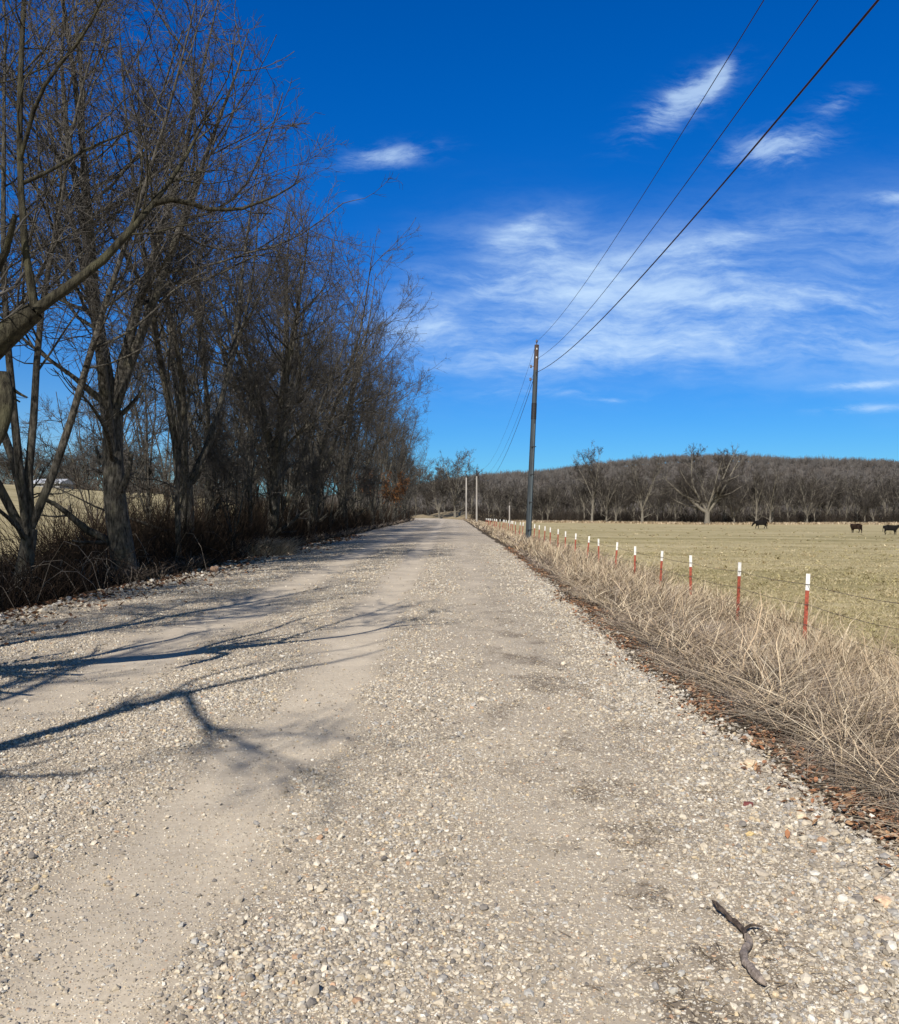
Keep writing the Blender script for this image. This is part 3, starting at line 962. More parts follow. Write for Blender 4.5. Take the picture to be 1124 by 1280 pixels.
# --- tree that kept its rusty leaves
def leaf_cloud(rng, P, n, size, pal, spread):
    i = rng.integers(0, len(P), n)
    c = P[i] + rng.normal(0, spread, (n, 3))
    u = norm(rng.normal(0, 1, (n, 3)))
    w = norm(np.cross(u, rng.normal(0, 1, (n, 3))))
    s = size * (0.6 + 0.8 * rng.random((n, 1)))
    bend = np.cross(u, w) * s * 0.35
    V = np.stack([c - u * s, c - w * s * 0.5 + bend, c + u * s, c + w * s * 0.5 + bend], 1)
    Q = np.arange(n * 4).reshape(n, 4)
    col = pal[rng.integers(0, len(pal), n)] * (0.7 + 0.6 * rng.random((n, 1)))
    return V.reshape(-1, 3), Q, np.repeat(col, 4, 0)


RUST = np.array([(0.36, 0.15, 0.05), (0.28, 0.12, 0.045), (0.42, 0.22, 0.08), (0.20, 0.10, 0.05)])
rng = np.random.default_rng(77)
t = empty('leafy_tree', (-6.9, 95.0, float(zg(-6.9, 95.0))), 'small tree keeping rusty orange leaves at the left verge', 'tree')
obj('trunk', SLIM[1][0], t)
cr = obj('crown', SLIM[1][1], t)
pts = np.array([v.co for v in SLIM[1][1].vertices])
pts = pts[(pts[:, 2] > 2.2) & (pts[:, 2] < 6)]
lb = Buf()
lb.add(*leaf_cloud(rng, pts, 2600, 0.09, RUST, 0.08))
obj('foliage', lb.mesh('rusty_foliage', M_LEAF), t)

# --- trees closing the view at the lane's end, and the line beyond the pasture
FAR = [tree_meshes(tree_type(41, 15.0, 0.30, 0.22, 5, 0.50, 0.86, 3, rm=2.2, n1=8), M_BARK_PALE, M_TWIG_FAR, 'far_tree_a'),
       tree_meshes(tree_type(42, 13.5, 0.22, 0.33, 4, 0.42, 0.86, 3, rm=2.2, n1=8), M_BARK_PALE, M_TWIG_FAR, 'far_tree_b'),
       tree_meshes(tree_type(43, 12.5, 0.20, 0.16, 5, 0.50, 0.86, 3, rm=2.2, n1=8), M_BARK_PALE, M_TWIG_FAR, 'far_tree_c'),
       tree_meshes(tree_type(44, 16.0, 0.24, 0.42, 4, 0.34, 0.86, 3, rm=2.2, n1=8), M_BARK_PALE, M_TWIG_FAR, 'far_tree_d')]


def far_tree(name, px, Y, k, Hpx, label, group=None, rz=None, wide=1.0, base_h=(15.0, 13.5, 12.5, 16.0)):
    X = (px - 562) / F * Y
    z = float(zg(X, Y))
    s = Hpx * Y / F / base_h[k]
    return plant_tree(name, FAR[k], (X, Y, z), label, group, rng.random() * 6.28 if rz is None else rz, (s * wide, s * wide, s))


rng = np.random.default_rng(19)
# big open-grown oak with wide limbs
def oak():
    r = np.random.default_rng(64)
    roots = [(np.array([(0, 0, -0.5), (0, 0, 0.3), (0.05, 0, 1.6), (0.1, 0, 3.0)]), np.array([1.05, 0.75, 0.62, 0.66]))]
    for a, sp, L, rr in [(3.1, 0.95, 14, 0.42), (3.5, 0.55, 16, 0.36), (0.4, 0.22, 16.5, 0.40), (-0.1, 0.75, 15.5, 0.42), (0.3, 1.05, 12, 0.30), (2.6, 1.2, 10, 0.24), (1.6, 0.6, 14, 0.3), (4.6, 0.6, 13, 0.3)]:
        roots.append(root_line(r, (0.08, 0, 2.7), (math.cos(a) * math.sin(sp), math.sin(a) * math.sin(sp), math.cos(sp)), L, rr, 0.05, 9, 0.13, 0.09))
    return branch_out(r, roots, std_levels(1.0, 0.07, 3, 3.2, 9, 46))


OAK = tree_meshes(oak(), M_BARK_PALE, M_TWIG_FAR, 'oak')
X = (884 - 562) / F * 205
plant_tree('oak_tree', OAK, (X, 205, float(zg(X, 205))), 'huge pale-limbed bare oak spreading wide beyond the pasture', s=(0.92, 0.92, 0.98))
far_tree('far_tree', 740, 208, 3, 96, 'tall slender bare tree nearest the utility pole in the far line', rz=0.7, wide=0.9)
far_tree('far_tree', 803, 206, 0, 80, 'leaning pale-trunked bare tree between the tall slender tree and the huge oak', rz=2.0)
far_tree('far_tree', 758, 206, 1, 62, 'smaller bare tree just right of the tall slender one', rz=1.0)
far_tree('far_tree', 770, 207, 2, 60, 'smaller bare tree second to the right of the tall slender one', rz=4.0)
far_tree('far_tree', 918, 206, 2, 50, 'low twisted bare tree at the right foot of the huge oak', rz=2.2, wide=1.2)
far_tree('far_tree', 945, 206, 1, 66, 'pale bare tree standing behind the grazing cow', rz=0.4)
far_tree('far_tree', 963, 207, 0, 68, 'forked pale bare tree right of the grazing cow', rz=5.0)
far_tree('far_tree', 1009, 208, 2, 66, 'pale bare tree midway between the two right-hand cows and the grazing cow', rz=3.3)
far_tree('far_tree', 569, 238, 0, 78, 'taller pale bare tree closing the end of the lane', rz=1.7)
far_tree('far_tree', 549, 236, 2, 62, 'leaning pale bare tree left of the taller one at the end of the lane', rz=0.9)
far_tree('far_tree', 590, 262, 1, 56, 'bare tree behind the two pale poles', rz=2.9)
for px, Y, k, h in [(535, 250, 2, 66), (520, 245, 1, 62), (556, 262, 1, 60), (578, 268, 2, 52), (505, 240, 0, 60)]:
    far_tree('lane_end_tree', px, Y, k, h, 'bare tree in the thicket at the end of the lane', 'trees in the thicket at the lane end')
for j in range(78):
    px = 598 + 560 * (j + rng.random() * 0.9) / 78
    Y = 214 + 46 * rng.random()
    h = (40 + 17 * rng.random()) * (0.92 + 0.25 * sstep(px, 640, 760))
    far_tree('tree_line_tree', px, Y, int(rng.integers(0, 4)), h * 0.93, 'bare tree in the dense grey tree line beyond the pasture', 'trees in the line beyond the pasture')
# tree line beyond the left pasture
for j in range(40):
    px = -30 + 11.0 * j + rng.normal(0, 4)
    Y = 175 + 40 * rng.random()
    far_tree('pasture_edge_tree', px, Y, int(rng.integers(0, 4)), 42 + 24 * rng.random(), 'bare tree along the far edge of the left pasture', 'trees at the far edge of the left pasture', wide=1.2)

# --- understorey of the far line, and the wood on the hill
rng = np.random.default_rng(23)


def brush(rng, X, Y, Z, h, nst, r, buf, cols):
    """upright fans of stems"""
    n = len(X)
    idx = np.repeat(np.arange(n), nst)
    N = len(idx)
    base = np.stack([X[idx] + rng.normal(0, 0.25, N) * h[idx] * 0.4, Y[idx] + rng.normal(0, 0.25, N) * h[idx] * 0.4, Z[idx] - 0.1], -1)
    d = norm(np.stack([rng.normal(0, 0.45, N), rng.normal(0, 0.45, N), np.ones(N)], -1))
    k = 4
    P = np.empty((N, k, 3))
    P[:, 0] = base
    L = h[idx] * (0.5 + 0.6 * rng.random(N))
    for j in range(1, k):
        d = norm(d + rng.normal(0, 0.25, d.shape))
        P[:, j] = P[:, j - 1] + d * (L / (k - 1))[:, None]
    R = (r * (0.6 + 0.8 * rng.random(N)))[:, None] * np.linspace(1, 0.4, k)[None]
    V, Q = tubes(P, R, 3)
    c = cols[rng.integers(0, len(cols), N)] * (0.7 + 0.6 * rng.random((N, 1)))
    buf.add(V, Q, np.repeat(c, k * 3, 0))


BR = np.array([(0.027, 0.022, 0.018), (0.021, 0.018, 0.016), (0.04, 0.03, 0.023), (0.04, 0.034, 0.028)])
n = 1500
px = 590 + 640 * rng.random(n)
Y = 211 + 60 * rng.random(n)
X = (px - 562) / F * Y
b = Buf()
brush(rng, X, Y, zg(X, Y), 2.0 + 3.0 * rng.random(n), 12, 0.035, b, BR)
n = 260
px = 470 + 130 * rng.random(n)
Y = 262 + 25 * rng.random(n)
X = (px - 562) / F * Y
brush(rng, X, Y, zg(X, Y), 3.0 + 3.5 * rng.random(n), 12, 0.035, b, BR)
M_BRUSH = mat_attr('brush_stem', 0.95, 0.08)
obj('thicket', b.mesh('thicket', M_BRUSH), kind='stuff', label='dark leafless underbrush below the far tree line', cat='underbrush')

n = 420
px = -40 + 470 * rng.random(n)
Y = 172 + 45 * rng.random(n)
X = (px - 562) / F * Y
hb = Buf()
brush(rng, X, Y, zg(X, Y), 3.0 + 3.5 * rng.random(n), 14, 0.04, hb, BR * 2.0)
obj('hedgerow', hb.mesh('hedgerow', M_BRUSH), kind='stuff', label='dark leafless hedge along the far edge of the left pasture', cat='hedge')

n = 6800
X = -150 + 1050 * rng.random(n)
Y = 400 + 480 * rng.random(n) ** 0.85
keep = (np.abs(X / Y) < 0.62)
X, Y = X[keep], Y[keep]
px = 380 + 900 * rng.random(1100)              # close the canopy along the ridge
yr = 835 + 75 * rng.random(1100)
X, Y = np.concatenate([X, (px - 562) / F * yr]), np.concatenate([Y, yr])
n = len(X)
Z = zhill(X, Y)
b = Buf()
HW = np.array([(0.105, 0.096, 0.090), (0.088, 0.082, 0.079), (0.122, 0.112, 0.104), (0.10, 0.087, 0.078)])
H = 8 + 4 * rng.random(n)
tr = np.stack([np.stack([X, Y, Z - 0.5], -1), np.stack([X + rng.normal(0, 0.4, n), Y, Z + H * 0.45], -1)], 1)
V, Q = tubes(tr, np.broadcast_to(np.array([0.22, 0.14]), (n, 2)), 3)
b.add(V, Q, np.repeat(np.tile(np.array([[0.17, 0.15, 0.13]]), (n, 1)), 6, 0))
tone = HW[rng.integers(0, 4, n)] * (0.75 + 0.5 * rng.random((n, 1)))
ns = 40
idx = np.repeat(np.arange(n), ns)
N = len(idx)
th = rng.random(N) * 6.28
ph = np.arccos(rng.random(N) * 1.25 - 0.25)
rad = (0.55 + 0.45 * rng.random(N)) * H[idx] * 0.36
c0 = np.stack([X[idx], Y[idx], Z[idx] + H[idx] * 0.28], -1)
dirv = np.stack([np.cos(th) * np.sin(ph), np.sin(th) * np.sin(ph), np.cos(ph) * 1.7], -1)
e = c0 + dirv * rad[:, None]
s = c0 + dirv * rad[:, None] * 0.3 + np.stack([0 * th, 0 * th, -0.6 + 0 * th], -1)
mid = (s + e) / 2 + rng.normal(0, 0.35, (N, 3))
V, Q = tubes(np.stack([s, mid, e], 1), np.broadcast_to(np.array([0.10, 0.085, 0.05]), (N, 3)), 3)
b.add(V, Q, np.repeat(tone[idx], 9, 0))
obj('forest', b.mesh('forest', M_BRUSH), kind='stuff', label='leafless grey-brown wood covering the long hill', cat='forest')


# ------------------------------------------------------------------ grasses, leaves, undergrowth
def blades(rng, X, Y, Z, h, w, lean, bend, col, k=5, droop=0.0):
    """ribbons: h height, w width, lean/bend in multiples of the height"""
    n = len(X)
    a = rng.random(n) * 2 * np.pi
    t = np.linspace(0, 1, k)[None, :]
    horiz = (lean[:, None] * t + bend[:, None] * t ** 2.2) * h[:, None]
    up = h[:, None] * (t - np.clip(bend[:, None], 0, 1.4) * 0.42 * t ** 2.6)
    jx = np.cumsum(rng.normal(0, 0.06, (n, k)), 1) * h[:, None]
    jy = np.cumsum(rng.normal(0, 0.06, (n, k)), 1) * h[:, None]
    up = up + np.cumsum(rng.normal(0, 0.035, (n, k)), 1) * h[:, None] * (t > 0)
    cx = X[:, None] + np.cos(a)[:, None] * horiz + jx
    cy = Y[:, None] + np.sin(a)[:, None] * horiz + jy
    cz = Z[:, None] + np.maximum(up, 0.01 * t)
    b = a + np.pi / 2 + rng.normal(0, 0.7, n)
    ww = w[:, None] * np.concatenate([np.linspace(1, 0.75, k - 1), [0.15]])[None, :] * 0.5
    ox, oy = np.cos(b)[:, None] * ww, np.sin(b)[:, None] * ww
    L = np.stack([cx - ox, cy - oy, cz], -1)
    Rr = np.stack([cx + ox, cy + oy, cz], -1)
    V = np.stack([L, Rr], 2)       # n,k,2,3
    i = np.arange(n)[:, None] * (2 * k) + np.arange(k - 1)[None, :] * 2
    Q = np.stack([i, i + 1, i + 3, i + 2], -1).reshape(-1, 4)
    return V.reshape(-1, 3), Q, np.repeat(col, 2 * k, 0)


STRAW = 1.1 * np.array([(0.50, 0.40, 0.27), (0.42, 0.33, 0.22), (0.57, 0.475, 0.335), (0.30, 0.23, 0.15), (0.20, 0.15, 0.10), (0.40, 0.30, 0.20)])
GREY = np.array([(0.25, 0.20, 0.155), (0.17, 0.13, 0.10), (0.31, 0.25, 0.19), (0.10, 0.075, 0.057), (0.36, 0.295, 0.225), (0.06, 0.045, 0.035)])  # darkest tones stand in for shadow among the blades


def pick(rng, pal, n, v=0.25):
    return pal[rng.integers(0, len(pal), n)] * (1 - v + 2 * v * rng.random((n, 1)))


rng = np.random.default_rng(41)
G = Buf()


def logY(n, y0, y1, p=1.0):
    return y0 * (y1 / y0) ** (rng.random(n) ** p)


def clumped(X, Y, thr, sc=1.6):
    return rng.random(len(X)) < sstep(fbm(X * sc + 31, Y * sc), thr - 0.12, thr + 0.12)


# flattened grey-brown thatch between road and fence
n = 120000
Y = logY(n, 2.6, 45)
e0 = xr(Y) + 0.22 + 0.5 * (fbm(Y * 1.6, Y * 0 + 55) - 0.3)
X = e0 + (5.6 - e0) * rng.random(n)
h = (0.10 + 0.22 * rng.random(n)) * (0.5 + 0.7 * sstep(X, e0, e0 + 0.8)) * (0.55 + 0.9 * fbm(X * 1.7, Y * 1.7 + 9))
c = np.where((rng.random(n) < 0.30)[:, None], pick(rng, STRAW, n) * 0.9, pick(rng, GREY, n, 0.4)) * (0.55 + 0.9 * sstep(fbm(X * 2.2 + 3, Y * 2.2), 0.3, 0.65))[:, None]
G.add(*blades(rng, X, Y, zground(X, Y), h, 0.0028 + 0.0005 * Y, 0.5 + 1.3 * rng.random(n), 0.3 + 1.8 * rng.random(n), c))
# long fallen straws lying over it
n = 9000
Y = logY(n, 2.8, 25)
e0 = xr(Y) + 0.35
X = e0 + (5.6 - e0) * rng.random(n)
G.add(*blades(rng, X, Y, zground(X, Y) + 0.05 + 0.12 * rng.random(n), 0.18 + 0.2 * rng.random(n), 0.0035 + 0.0005 * Y, 1.2 + 1.6 * rng.random(n), 0.5 + 1.2 * rng.random(n), pick(rng, STRAW, n, 0.3), k=6))
# mixed standing straw, in tussocks that lean together
n = 120000
Y = logY(n, 2.8, 60)
e0 = xr(Y) + 0.40
X = e0 + (5.9 - e0) * rng.random(n) ** 0.8
keep = clumped(X, Y, 0.49, 1.9) & (rng.random(n) < 0.30 + 0.70 * sstep(X, e0, e0 + 1.2))
X, Y, e0 = X[keep], Y[keep], e0[keep]
n = len(X)
h = (0.18 + 0.28 * rng.random(n)) * (0.6 + 0.5 * sstep(X, e0, e0 + 1.5)) * (1 + 0.35 * sstep(Y, 10, 25)) * (0.45 + 1.15 * sstep(fbm(X * 1.1 + 8, Y * 1.1), 0.3, 0.7))
c = np.where((rng.random(n) < 0.62)[:, None], pick(rng, STRAW, n), pick(rng, GREY, n) * 1.15) * (0.7 + 0.5 * fbm(X * 1.4 + 3, Y * 1.4))[:, None]
G.add(*blades(rng, X, Y, zground(X, Y), h, 0.0032 + 0.0005 * Y, 0.15 + 0.5 * rng.random(n), 0.2 + 1.1 * rng.random(n) ** 1.5, c))
# tall pale stems at the fence line
n = 70000
Y = logY(n, 6.0, 110)
X = 4.75 + rng.normal(0, 0.68, n)
keep = clumped(X, Y, 0.51, 1.1) & (X < 6.3) & (X > xr(Y) + 0.8)
X, Y = X[keep], Y[keep]
n = len(X)
h = (0.34 + 0.40 * rng.random(n)) * (0.5 + 0.85 * sstep(fbm(X * 0.9, Y * 0.9 + 4), 0.3, 0.7))
G.add(*blades(rng, X, Y, zground(X, Y), h, 0.0035 + 0.0005 * Y, 0.08 + 0.3 * rng.random(n), 0.1 + 0.8 * rng.random(n) ** 1.6, pick(rng, STRAW, n, 0.2)))
# a few stray seed stalks
n = 520
Y = logY(n, 4.5, 30)
X = xr(Y) + 0.7 + 2.8 * rng.random(n)
G.add(*blades(rng, X, Y, zground(X, Y), 0.55 + 0.5 * rng.random(n), 0.005 + 0.0005 * Y, 0.1 + 0.5 * rng.random(n), 0.1 + 0.5 * rng.random(n), pick(rng, STRAW, n, 0.1) * 1.1))
# far verge, coarse
n = 42000
Y = logY(n, 38, 235)
X = xr(Y) + 0.35 + (6.4 - xr(Y)) * rng.random(n)
h = 0.22 + 0.34 * rng.random(n)
c = np.where((rng.random(n) < 0.6)[:, None], pick(rng, STRAW, n), pick(rng, GREY, n) * 1.2)
G.add(*blades(rng, X, Y, zground(X, Y), h, 0.02 + 0.00045 * Y, 0.1 + 0.4 * rng.random(n), 0.2 + 0.6 * rng.random(n), c))
# dead forbs, brittle and branching
n = 900
Y = logY(n, 3.0, 45)
X = xr(Y) + 0.6 + 3.2 * rng.random(n)
brush(rng, X, Y, zground(X, Y), 0.30 + 0.45 * rng.random(n), 7, 0.0028, G, np.array([(0.10, 0.07, 0.05), (0.17, 0.12, 0.085), (0.24, 0.18, 0.13), (0.07, 0.05, 0.037)]))
n = 1600
Y = logY(n, 3.0, 30)
X = xr(Y) + 0.5 + 3.2 * rng.random(n)
brush(rng, X, Y, zground(X, Y), 0.16 + 0.22 * rng.random(n), 9, 0.0018, G, GREY)
obj('verge_grass', G.mesh('verge_grass', M_BLADE), kind='stuff', label='tangled dry straw grass between the road and the wire fence', cat='grass')

# short grass of the pasture near the fence
G = Buf()
n = 150000
Y = logY(n, 6.0, 90)
X = 5.4 + (0.55 * Y + 0.5 - 5.4).clip(0.3, 60) * rng.random(n)
keep = rng.random(n) < 1 - sstep(Y, 25, 90)
X, Y = X[keep], Y[keep]
n = len(X)
PAST = np.array([(0.45, 0.375, 0.215), (0.36, 0.305, 0.15), (0.28, 0.245, 0.11), (0.50, 0.42, 0.26), (0.38, 0.30, 0.17)])
G.add(*blades(rng, X, Y, zground(X, Y), 0.03 + 0.06 * rng.random(n) ** 1.5, 0.002 + 0.0005 * Y, 0.3 + 0.9 * rng.random(n), 0.3 + 0.9 * rng.random(n), pick(rng, PAST, n), k=3))
n = 1500
Yt = logY(n, 8, 150)
Xt = 6.2 + (0.55 * Yt - 5.5).clip(0.3, 75) * rng.random(n)
X = np.repeat(Xt, 9) + rng.normal(0, 0.06, n * 9)
Y = np.repeat(Yt, 9) + rng.normal(0, 0.06, n * 9)
hh = np.repeat(0.05 + 0.13 * rng.random(n) ** 2, 9)
G.add(*blades(rng, X, Y, zground(X, Y), hh * (0.7 + 0.6 * rng.random(n * 9)), 0.005 + 0.0007 * Y, 0.4 + 0.8 * rng.random(n * 9), 0.3 + 0.9 * rng.random(n * 9), np.repeat(pick(rng, PAST, n, 0.35), 9, 0), k=3))
n = 9000
px = 640 + 560 * rng.random(n)
Y = 203 + 10 * rng.random(n)
X = (px - 562) / F * Y
G.add(*blades(rng, X, Y, zg(X, Y), 0.3 + 0.5 * rng.random(n), np.full(n, 0.16), 0.2 + 0.4 * rng.random(n), 0.3 + 0.6 * rng.random(n), pick(rng, STRAW, n), k=3))
obj('pasture_grass', G.mesh('pasture_grass', M_BLADE), kind='stuff', label='short winter pasture grass behind the wire fence', cat='grass')

# dry grass on the left edge
G = Buf()
n = 26000
Y = logY(n, 20, 190)
X = xl(Y) - 0.1 - 1.1 * rng.random(n) + bendx(Y)
keep = clumped(X, Y, 0.52, 0.35) | (Y > 60)
X, Y = X[keep], Y[keep]
n = len(X)
G.add(*blades(rng, X, Y, zground(X, Y), 0.25 + 0.35 * rng.random(n), 0.008 + 0.0006 * Y, 0.2 + 0.4 * rng.random(n), 0.3 + 0.7 * rng.random(n), pick(rng, GREY, n) * (0.45 + 0.55 * sstep(Y, 30, 60))[:, None]))  # nearer blades darkened, tree shade painted into their colour
n = 2500                                         # pale tuft on the verge
Y = 33.5 + rng.normal(0, 0.9, n)
X = -6.9 + rng.normal(0, 0.45, n)
G.add(*blades(rng, X, Y, zground(X, Y), 0.45 + 0.4 * rng.random(n), np.full(n, 0.018), 0.3 + 0.4 * rng.random(n), 0.4 + 0.6 * rng.random(n), pick(rng, STRAW, n) * 0.9))
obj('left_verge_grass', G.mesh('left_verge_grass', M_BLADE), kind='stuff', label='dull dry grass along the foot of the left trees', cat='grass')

# leaf litter
LEAFP = np.array([(0.25, 0.13, 0.072), (0.18, 0.095, 0.055), (0.33, 0.20, 0.11), (0.14, 0.08, 0.05), (0.30, 0.215, 0.14), (0.30, 0.14, 0.07)])


def leaves(rng, X, Y, Z, size, pal):
    n = len(X)
    a = rng.random(n) * 6.283
    u = np.stack([np.cos(a), np.sin(a), rng.normal(0, 0.35, n)], -1)
    w = np.stack([-np.sin(a), np.cos(a), rng.normal(0, 0.35, n)], -1)
    s = (size * (0.5 + 0.9 * rng.random(n)))[:, None]
    c = np.stack([X, Y, Z + 0.006 + 0.018 * rng.random(n)], -1)
    curl = np.array([[0, 0, 1.0]]) * s * (0.2 + 0.5 * rng.random((n, 1)))
    V = np.stack([c - u * s + curl * 0.6, c - u * s * 0.2 - w * s * 0.5 + curl, c + u * s * 0.5 - w * s * 0.4 + curl * 0.6, c + u * s + curl * 0.3,
                  c + u * s * 0.4 + w * s * 0.45 + curl, c - u * s * 0.3 + w * s * 0.5 + curl * 0.7, c], 1)
    i = np.arange(n)[:, None] * 7
    Q = np.concatenate([i + np.array([[6, a_, b_]]) for a_, b_ in ((0, 1), (1, 2), (2, 3), (3, 4), (4, 5), (5, 0))])
    col = pal[rng.integers(0, len(pal), n)] * (0.7 + 0.6 * rng.random((n, 1)))
    return V.reshape(-1, 3), Q, np.repeat(col, 7, 0)


rng = np.random.default_rng(52)
ztop = lambda x, y: np.maximum(zroad(x, y), zground(x, y))
G = Buf()
n = 9500
Y = logY(n, 2.5, 40)
X = xr(Y) + 0.20 + rng.normal(0, 0.19, n)
keep = clumped(X, Y, 0.48, 2.6)
X, Y = X[keep], Y[keep]
G.add(*leaves(rng, X, Y, ztop(X, Y), 0.017 + 0.0005 * Y, LEAFP))
n = 2500
Y = logY(n, 2.5, 20)
X = xr(Y) + 0.1 + np.abs(rng.normal(0, 0.7, n))
G.add(*leaves(rng, X, Y, ztop(X, Y), 0.02 + 0.0006 * Y, LEAFP))
n = 9000
Y = logY(n, 8, 60)
X = xl(Y) - rng.normal(0.5, 0.8, n)
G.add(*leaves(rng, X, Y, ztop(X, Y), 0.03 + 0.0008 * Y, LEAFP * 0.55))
obj('leaf_litter', G.mesh('leaf_litter', M_LEAF), kind='stuff', label='brown fallen leaves lying along the road edges', cat='leaves')

# bits of twig and straw on the road
n = 6000
Y = logY(n, 2.5, 14)
X = 0.9 + rng.normal(0, 0.55, n)
keep = rng.random(n) < damp_mask(X, Y) + 0.06
X, Y = X[keep], Y[keep]
n = len(X)
a = rng.random(n) * 6.28
L = 0.008 + 0.028 * rng.random(n) ** 1.5
z = zroad(X, Y) + 0.008
P = np.stack([np.stack([X - np.cos(a) * L, Y - np.sin(a) * L, z], -1), np.stack([X + rng.normal(0, 0.006, n), Y + rng.normal(0, 0.006, n), z + 0.004], -1), np.stack([X + np.cos(a) * L, Y + np.sin(a) * L, z], -1)], 1)
G = Buf()
V, Q = tubes(P, np.broadcast_to(np.array([0.0016, 0.0013, 0.0008]), (n, 3)), 3)
G.add(V, Q, np.repeat(pick(rng, np.array([(0.10, 0.075, 0.05), (0.16, 0.12, 0.08), (0.28, 0.22, 0.14)]), n), 9, 0))
obj('twig_litter', G.mesh('twig_litter', M_BRUSH), kind='stuff', label='small dead twigs and straw bits on the firm gravel', cat='twigs')

# undergrowth among the left trunks
rng = np.random.default_rng(61)
G = Buf()
UG = 0.7 * np.array([(0.028, 0.02, 0.015), (0.045, 0.032, 0.023), (0.07, 0.048, 0.034), (0.035, 0.028, 0.022)])  # stem colours darkened to carry the shade under the trees
n = 5200
Y = logY(n, 8.5, 175, 0.75)
X = -7.7 - 4.8 * rng.random(n) ** 1.2
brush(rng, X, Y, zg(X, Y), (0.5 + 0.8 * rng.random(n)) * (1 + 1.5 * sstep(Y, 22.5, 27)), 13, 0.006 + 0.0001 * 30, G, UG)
# arching brambles
n = 2600
Y = logY(n, 9, 120)
X = -7.4 - 4.0 * rng.random(n)
k = 6
a = rng.random(n) * 6.28
Lh = 0.6 + 1.3 * rng.random(n)
t = np.linspace(0, 1, k)
P = np.stack([X[:, None] + np.cos(a)[:, None] * Lh[:, None] * t, Y[:, None] + np.sin(a)[:, None] * Lh[:, None] * t,
              zg(X, Y)[:, None] + (Lh * (0.7 + 0.6 * rng.random(n)))[:, None] * (4 * t * (1 - t)) ** 0.8 * 0.6 + rng.normal(0, 0.04, (n, k))], -1)
V, Q = tubes(P, np.broadcast_to(np.linspace(0.008, 0.004, k), (n, k)), 3)
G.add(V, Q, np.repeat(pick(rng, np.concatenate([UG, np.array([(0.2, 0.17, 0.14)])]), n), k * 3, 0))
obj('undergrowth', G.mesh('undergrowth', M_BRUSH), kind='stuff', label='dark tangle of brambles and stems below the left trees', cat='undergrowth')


# ------------------------------------------------------------------ stick, rocks
def polytube(pts, rad, m=10, k=14):
    P, R = resample(pts, rad, k)
    return tubes(P[None], R[None], m)


def ground_at(px, py):
    Yg = EYE * F / (py - 640)
    return (px - 562) / F * Yg, Yg


M_STICK = mat_bark('weathered_stick', (0.15, 0.122, 0.104), (0.36, 0.30, 0.26), (0.36, 0.29, 0.22), 0.005, 70.0)
M_STICK_D = mat_noise('dark_bark_stick', (0.03, 0.024, 0.02), (0.13, 0.10, 0.082), 40, 0.95, 0.1, 0.004)
sp = [ground_at(*p) for p in [(891, 1143), (908, 1160), (930, 1178), (938, 1196), (929, 1210), (932, 1225), (945, 1240), (958, 1250)]]
hz = [0.03, 0.024, 0.018, 0.020, 0.024, 0.027, 0.028, 0.024]
sp = np.array([(x, y, float(zroad(np.array(x), np.array(y))) + h) for (x, y), h in zip(sp, hz)])
t = empty('stick', sp[4] * (1, 1, 0) + (0, 0, 0.02), 'broken weathered stick lying on the gravel in the foreground', 'stick')
G = Buf()
rr = np.array([0.010, 0.0125, 0.012, 0.0135, 0.0145, 0.0155, 0.016, 0.012])
P_, R_ = resample(sp, rr, 26)
P_ = P_ + np.random.default_rng(9).normal(0, 0.0012, P_.shape)
rg = np.random.default_rng(4)
R_ = R_ * (1 + 0.05 * rg.normal(0, 1, 26))
R_[:12] *= 0.85
R_[0] *= 0.6
R_[-1] *= 0.35
R_ = R_ * 0.9


def rough(vq, c, amt):
    V, Q = vq
    return V + rg.normal(0, amt, V.shape), Q


G.add(*rough(tubes((P_ - np.array(t.location))[None, 11:], R_[None, 11:], 10), 0, 0.0011))
obj('bare_wood', G.mesh('bare_wood', M_STICK), t)
G = Buf()
G.add(*rough(tubes((P_ - np.array(t.location))[None, :12], (R_ * 1.06)[None, :12], 10), 0, 0.0016))
sp2 = np.array([sp[2], sp[2] + (0.035, 0.02, 0.012), sp[2] + (0.075, 0.012, 0.004)])
G.add(*polytube(sp2 - np.array(t.location), [0.006, 0.005, 0.003], 8, 6))
obj('bark', G.mesh('bark', M_STICK_D), t)


def rock(name, px, py, size, col, label, seed, flat=0.55, Y=None):
    x, y = ground_at(px, py)
    z = float(max(zroad(np.array(x), np.array(y)), zground(np.array(x), np.array(y))))
    r = np.random.default_rng(seed)
    # subdivided icosahedron, chipped
    V = ICO.copy()
    F3 = ICF
    for _ in range(2):
        mid, nf, vl = {}, [], list(V)
        for f in F3:
            ids = []
            for a_, b_ in ((0, 1), (1, 2), (2, 0)):
                key = tuple(sorted((f[a_], f[b_])))
                if key not in mid:
                    mid[key] = len(vl)
                    vl.append(norm((vl[key[0]] + vl[key[1]]) / 2))
                ids.append(mid[key])
            nf += [(f[0], ids[0], ids[2]), (f[1], ids[1], ids[0]), (f[2], ids[2], ids[1]), tuple(ids)]
        V, F3 = np.array(vl), np.array(nf)
    for _ in range(9):                       # cut facets
        d = norm(r.normal(0, 1, 3))
        lim = 0.55 + 0.3 * r.random()
        over = np.maximum(V @ d - lim, 0)
        V = V - over[:, None] * d[None]
    V = V * (1 + 0.04 * r.normal(0, 1, (len(V), 1))) * np.array([1, 0.75, flat]) * size
    c = col * np.ones((len(V), 3)) * (0.85 + 0.3 * r.random((len(V), 1)))
    o = obj(name, np_mesh(name, V, F3, M_STONE, c), label=label, cat='rock')
    o.location = (x, y, z + size * flat * 0.5)
    o.rotation_euler = (r.normal(0, 0.15), r.normal(0, 0.15), r.random() * 6.28)


